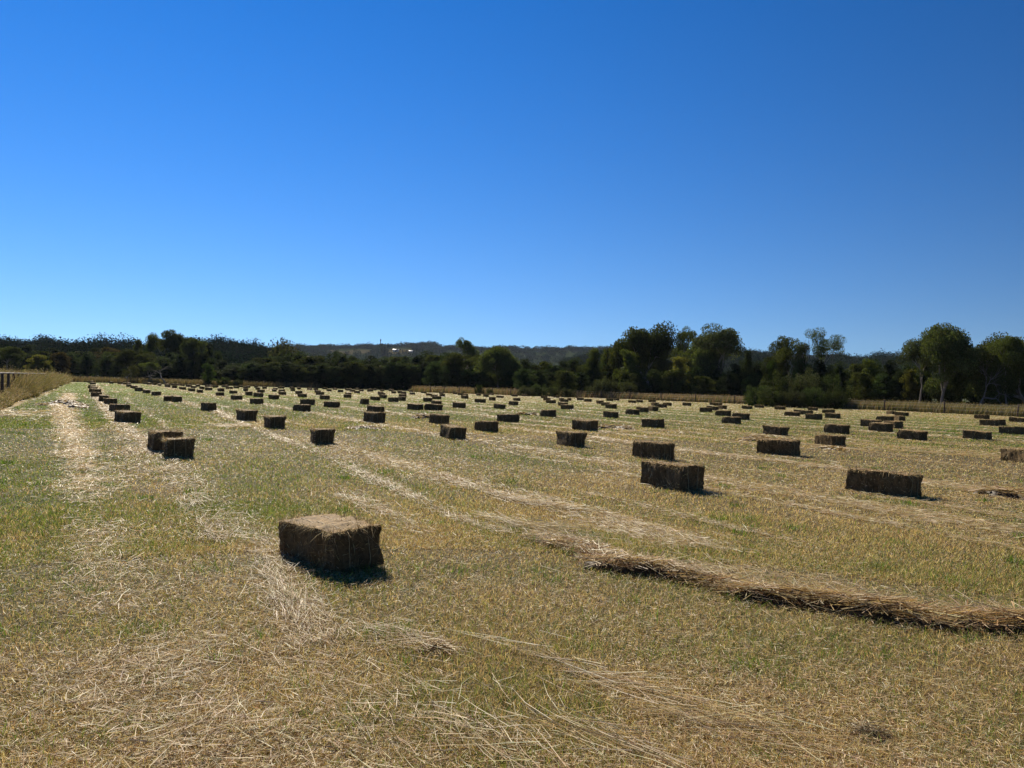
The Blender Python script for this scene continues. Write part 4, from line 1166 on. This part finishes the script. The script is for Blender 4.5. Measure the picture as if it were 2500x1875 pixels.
# ------------------------------------------------------------------ wooded hills far behind
def hill(name, label, sky_px, D, r0, crown_h, crown_r, n, col, quads, leafs, clear=None, ridge_rows=2.2, groundcol=(0.03, 0.042, 0.02), forest_label=""):
    """a rise whose skyline (with trees on it) follows the given points, and the wood that covers it"""
    px = np.array([a for a, b in sky_px], float); py = np.array([b for a, b in sky_px], float)
    az = []; hz = []
    for a, b in sky_px:
        d = ray(a, b); az.append(math.atan2(d.x, d.y)); hz.append(CAM_H + d.z / math.hypot(d.x, d.y) * D)
    az = np.array(az); hz = np.array(hz) - crown_h
    ta = np.linspace(az[0], az[-1], 160)
    tr = np.r_[np.linspace(r0, D, 26), D * 1.03, D * 1.12, D * 1.3]
    def zf(a, r):
        top = np.interp(a, az, hz)
        base = ground_z(r * np.sin(a), r * np.cos(a)) - 2
        t = sstep(0, 1, np.clip((r - r0) / (D - r0), 0, 1))
        z = base + (top - base) * t
        z = z - np.clip(r - D, 0, None) * 0.12
        return z + (noise(a * 60, r / 60, 3) - 0.5) * crown_h * 0.5 * t * (r < D)
    A, Rr = np.meshgrid(ta, tr, indexing='ij')
    Z = zf(A, Rr)
    V = np.stack([Rr * np.sin(A), Rr * np.cos(A), Z], -1).reshape(-1, 3)
    m = len(tr)
    i = np.arange(len(ta) - 1)[:, None] * m + np.arange(m - 1)[None]
    f = np.stack([i, i + m, i + m + 1, i + 1], -1).reshape(-1, 4)
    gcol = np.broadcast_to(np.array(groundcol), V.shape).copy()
    if clear:
        ii = [clear_mask(p, clear) for p in V]
        gcol[np.array(ii)] = (0.075, 0.065, 0.035)
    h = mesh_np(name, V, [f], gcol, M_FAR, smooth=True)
    tag(h, label, "hill", kind="structure")
    G = Geo()
    a = rng.uniform(az[0], az[-1], n); t = rng.uniform(0, 1, n) ** 0.8
    r = r0 + (D - r0) * t
    nr = int(n * 0.35); r[:nr] = D * rng.uniform(0.965, 1.0, nr)
    z = zf(a, r)
    c = np.stack([r * np.sin(a), r * np.cos(a), z], 1)
    for k in range(n):
        if clear and clear_mask(c[k], clear):
            continue
        s = rng.uniform(0.6, 1.25)
        hh = crown_h * s * (0.75 + 0.5 * noise(a[k] * 80, r[k] / 90, 8)); rad = crown_r * s
        nq = quads
        p = rng.normal(size=(nq, 3)); p /= np.linalg.norm(p, axis=1)[:, None]; p[:, 2] = np.where(p[:, 2] < 0, p[:, 2] * 1.1, p[:, 2])
        p = p * rng.uniform(0.45, 1.0, (nq, 1)) * np.array([rad, rad, hh * 0.5]) + c[k] + np.array([0, 0, hh * 0.42])
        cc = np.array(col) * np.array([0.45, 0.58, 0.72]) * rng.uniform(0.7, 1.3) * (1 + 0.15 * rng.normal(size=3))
        leafquads(G, p, rng.uniform(0.7, 1.3, nq) * leafs, np.clip(vary(cc, nq, 0.15), 0.004, 1))
        if k % 3 == 0:
            pass
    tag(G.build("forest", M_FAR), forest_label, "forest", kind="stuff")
    return zf


def clear_mask(p, clear):
    """true where open paddocks lie on the slope: azimuth and distance ranges"""
    a = math.atan2(p[0], p[1]); r = math.hypot(p[0], p[1])
    return any(a0 < a < a1 and r0 < r < r1 for a0, a1, r0, r1 in clear)


def azp(px):
    d = ray(px, 850); return math.atan2(d.x, d.y)


hill("near_hills", "low wooded rise behind the left tree mass", [(-500, 800), (-250, 815), (0, 830), (120, 836), (195, 838), (235, 829), (265, 826), (320, 829), (440, 834), (520, 834), (580, 835), (620, 838), (660, 850), (720, 866), (800, 885)], 430, 250, 10, 6, 1500, (0.042, 0.052, 0.022), 210, 0.75,
     forest_label="olive wood covering the low rise behind the left tree mass")
hill("left_hills", "wooded ridge on the skyline at left", [(-600, 800), (-250, 812), (-60, 828), (0, 827), (35, 823), (60, 823), (78, 825), (122, 822), (160, 830), (200, 838), (260, 842), (400, 848), (560, 842), (640, 846), (700, 856)], 760, 430, 12, 8, 1300, (0.040, 0.052, 0.024), 210, 1.1,
     forest_label="dark wood on the skyline ridge at left")
CLR = [(azp(798), azp(916), 1560, 1700), (azp(945), azp(1010), 1520, 1680)]
zc = hill("far_hills", "long far ridge below the sky at the centre", [(300, 850), (560, 848), (640, 847), (700, 845), (760, 843), (800, 842), (860, 842), (915, 842), (950, 840), (985, 837), (1030, 838), (1062, 838), (1066, 843), (1100, 845), (1150, 846), (1200, 846), (1240, 844), (1280, 847), (1340, 846), (1400, 846), (1460, 848), (1560, 852), (1700, 856), (1900, 862), (2100, 868)], 1900, 900, 13, 10, 3200, (0.045, 0.06, 0.028), 85, 2.5, clear=CLR,
          forest_label="blue green wood with tree dotted skyline on the far ridge")
hill("right_hills", "wooded rise behind the tall gums at right", [(1380, 872), (1440, 862), (1500, 845), (1525, 838), (1560, 837), (1590, 840), (1620, 846), (1660, 851), (1760, 850), (1830, 854), (1880, 858), (1915, 866), (1960, 868), (2030, 862), (2070, 864), (2100, 867), (2150, 862), (2220, 864), (2300, 862), (2420, 858), (2460, 862), (2560, 860), (2900, 855)], 800, 330, 11, 7, 1900, (0.045, 0.056, 0.024), 180, 1.0,
     forest_label="scrubby wood on the rise behind the tall gums at right")


# mast, farmhouses and a big round tree on the far ridge
def on_ridge(px, r):
    a = azp(px)
    return r * math.sin(a), r * math.cos(a), float(zc(np.array([a]), np.array([r]))[0])


mx_, my_, mz_ = on_ridge(929, 1860)
top = at(929, 827.5, my_).z
mast = bpy.data.objects.new("radio_mast", None); COL.objects.link(mast)
tag(mast, "slender lattice radio mast with a thicker head on the far ridge skyline", "mast")
G = Geo(); hm = top - mz_
for k in range(4):
    a = k * math.pi / 2 + 0.6
    tube(G, [(mx_ + 1.5 * math.cos(a), my_ + 1.5 * math.sin(a), mz_ - 2), (mx_ + 0.7 * math.cos(a), my_ + 0.7 * math.sin(a), mz_ + hm * 0.8)], [0.3, 0.25], np.array([0.10, 0.10, 0.11]), 5)
for j in range(10):
    q = j / 10.0; zz = mz_ + hm * 0.8 * q; rad = 1.5 - 0.8 * q; rad2 = 1.5 - 0.8 * (q + 0.1)
    for k in range(4):
        a = k * math.pi / 2 + 0.6; b = a + math.pi / 2
        tube(G, [(mx_ + rad * math.cos(a), my_ + rad * math.sin(a), zz), (mx_ + rad2 * math.cos(b), my_ + rad2 * math.sin(b), zz + hm * 0.08)], [0.14, 0.14], np.array([0.10, 0.10, 0.11]), 4)
G.build("lattice", M_WIRE, mast)
G = Geo()
tube(G, [(mx_, my_, mz_ + hm * 0.78), (mx_, my_, mz_ + hm * 0.8), (mx_, my_, mz_ + hm * 0.93), (mx_, my_, mz_ + hm)], [0.8, 1.5, 1.4, 0.35], np.array([0.12, 0.12, 0.13]), 8)
G.build("antenna_head", M_WIRE, mast)
M_ROOF = mat_attr("painted_metal", 0.0, 0.4, 0.4)


def house(px, r, wd, label):
    x, y, z = on_ridge(px, r)
    o = bpy.data.objects.new("farmhouse", None); COL.objects.link(o); o.location = (x, y, z - 0.5); o.rotation_euler = (0, 0, -azp(px) + 0.15)
    tag(o, label, "house")
    a = wd / 2; b = 4.0; h = 3.6
    G = Geo()
    V = [(-a, -b, 0), (a, -b, 0), (a, b, 0), (-a, b, 0), (-a, -b, h), (a, -b, h), (a, b, h), (-a, b, h), (-a, 0, h + 1.9), (a, 0, h + 1.9)]
    G.add(V, np.array([0.45, 0.43, 0.4]), np.array([[0, 1, 5, 4], [1, 2, 6, 5], [2, 3, 7, 6], [3, 0, 4, 7]]), np.array([[4, 7, 8], [5, 9, 6]]))
    G.build("wall", M_ROOF, o)
    G = Geo(); e = 0.6
    for s in (-1, 1):
        V = [(-a - e, s * (b + e), h - 0.25), (a + e, s * (b + e), h - 0.25), (a + e, 0, h + 2.1), (-a - e, 0, h + 2.1), (-a - e, s * (b + e), h - 0.1), (a + e, s * (b + e), h - 0.1), (a + e, 0, h + 2.25), (-a - e, 0, h + 2.25)]
        G.add(V, np.array([0.4, 0.4, 0.4]), np.array([[0, 1, 2, 3], [4, 5, 6, 7], [0, 1, 5, 4], [1, 2, 6, 5], [2, 3, 7, 6], [3, 0, 4, 7]]))
    G.build("roof", M_ROOF, o)
    G = Geo()
    for wx in (-0.55, 0.1, 0.6):
        G.add([(wx * a - 0.7, -b - 0.05, 1.1), (wx * a + 0.7, -b - 0.05, 1.1), (wx * a + 0.7, -b - 0.05, 2.5), (wx * a - 0.7, -b - 0.05, 2.5)], np.array([0.04, 0.045, 0.05]), np.array([[0, 1, 2, 3]]))
    G.build("window", M_ROOF, o)


house(966, 1600, 11, "white roofed farmhouse on the far ridge, right of the radio mast")
house(1003, 1540, 7, "smaller white shed below and right of the white roofed farmhouse")
bx_, by_, bz_ = on_ridge(937, 1500)
bt = make_dense((0.03, 0.042, 0.02), 12, 60, 0.5)
bt.location = (bx_, by_, bz_ - 2); s_ = 9.0 / 3.0; bt.scale = (s_, s_, (at(937, 845, by_).z - bz_ + 2) / 10.0)
tag(bt, "big round dark tree on the far slope just below the radio mast", "tree")

# ------------------------------------------------------------------ the air between here and the hills
HAZE = True
if HAZE:
    x0, x1, y0, y1, z0, z1 = -1800, 1800, -60, 2700, -420, 190
    V = [(x0, y0, z0), (x1, y0, z0), (x1, y1, z0), (x0, y1, z0), (x0, y0, z1), (x1, y0, z1), (x1, y1, z1), (x0, y1, z1)]
    hz = mesh_np("haze", V, [np.array([[3, 2, 1, 0], [4, 5, 6, 7], [0, 1, 5, 4], [1, 2, 6, 5], [2, 3, 7, 6], [3, 0, 4, 7]])])
    mh = bpy.data.materials.new("air"); mh.use_nodes = True
    N = mh.node_tree.nodes; N.clear()
    ou = N.new("ShaderNodeOutputMaterial"); pv = N.new("ShaderNodeVolumePrincipled")
    pv.inputs["Color"].default_value = (0.72, 0.84, 1.0, 1); pv.inputs["Density"].default_value = 0.00004; pv.inputs["Anisotropy"].default_value = 0.1
    mh.node_tree.links.new(pv.outputs[0], ou.inputs["Volume"])
    hz.data.materials.append(mh)
    tag(hz, "thin bluish summer air between the paddock and the hills", "haze", kind="stuff")
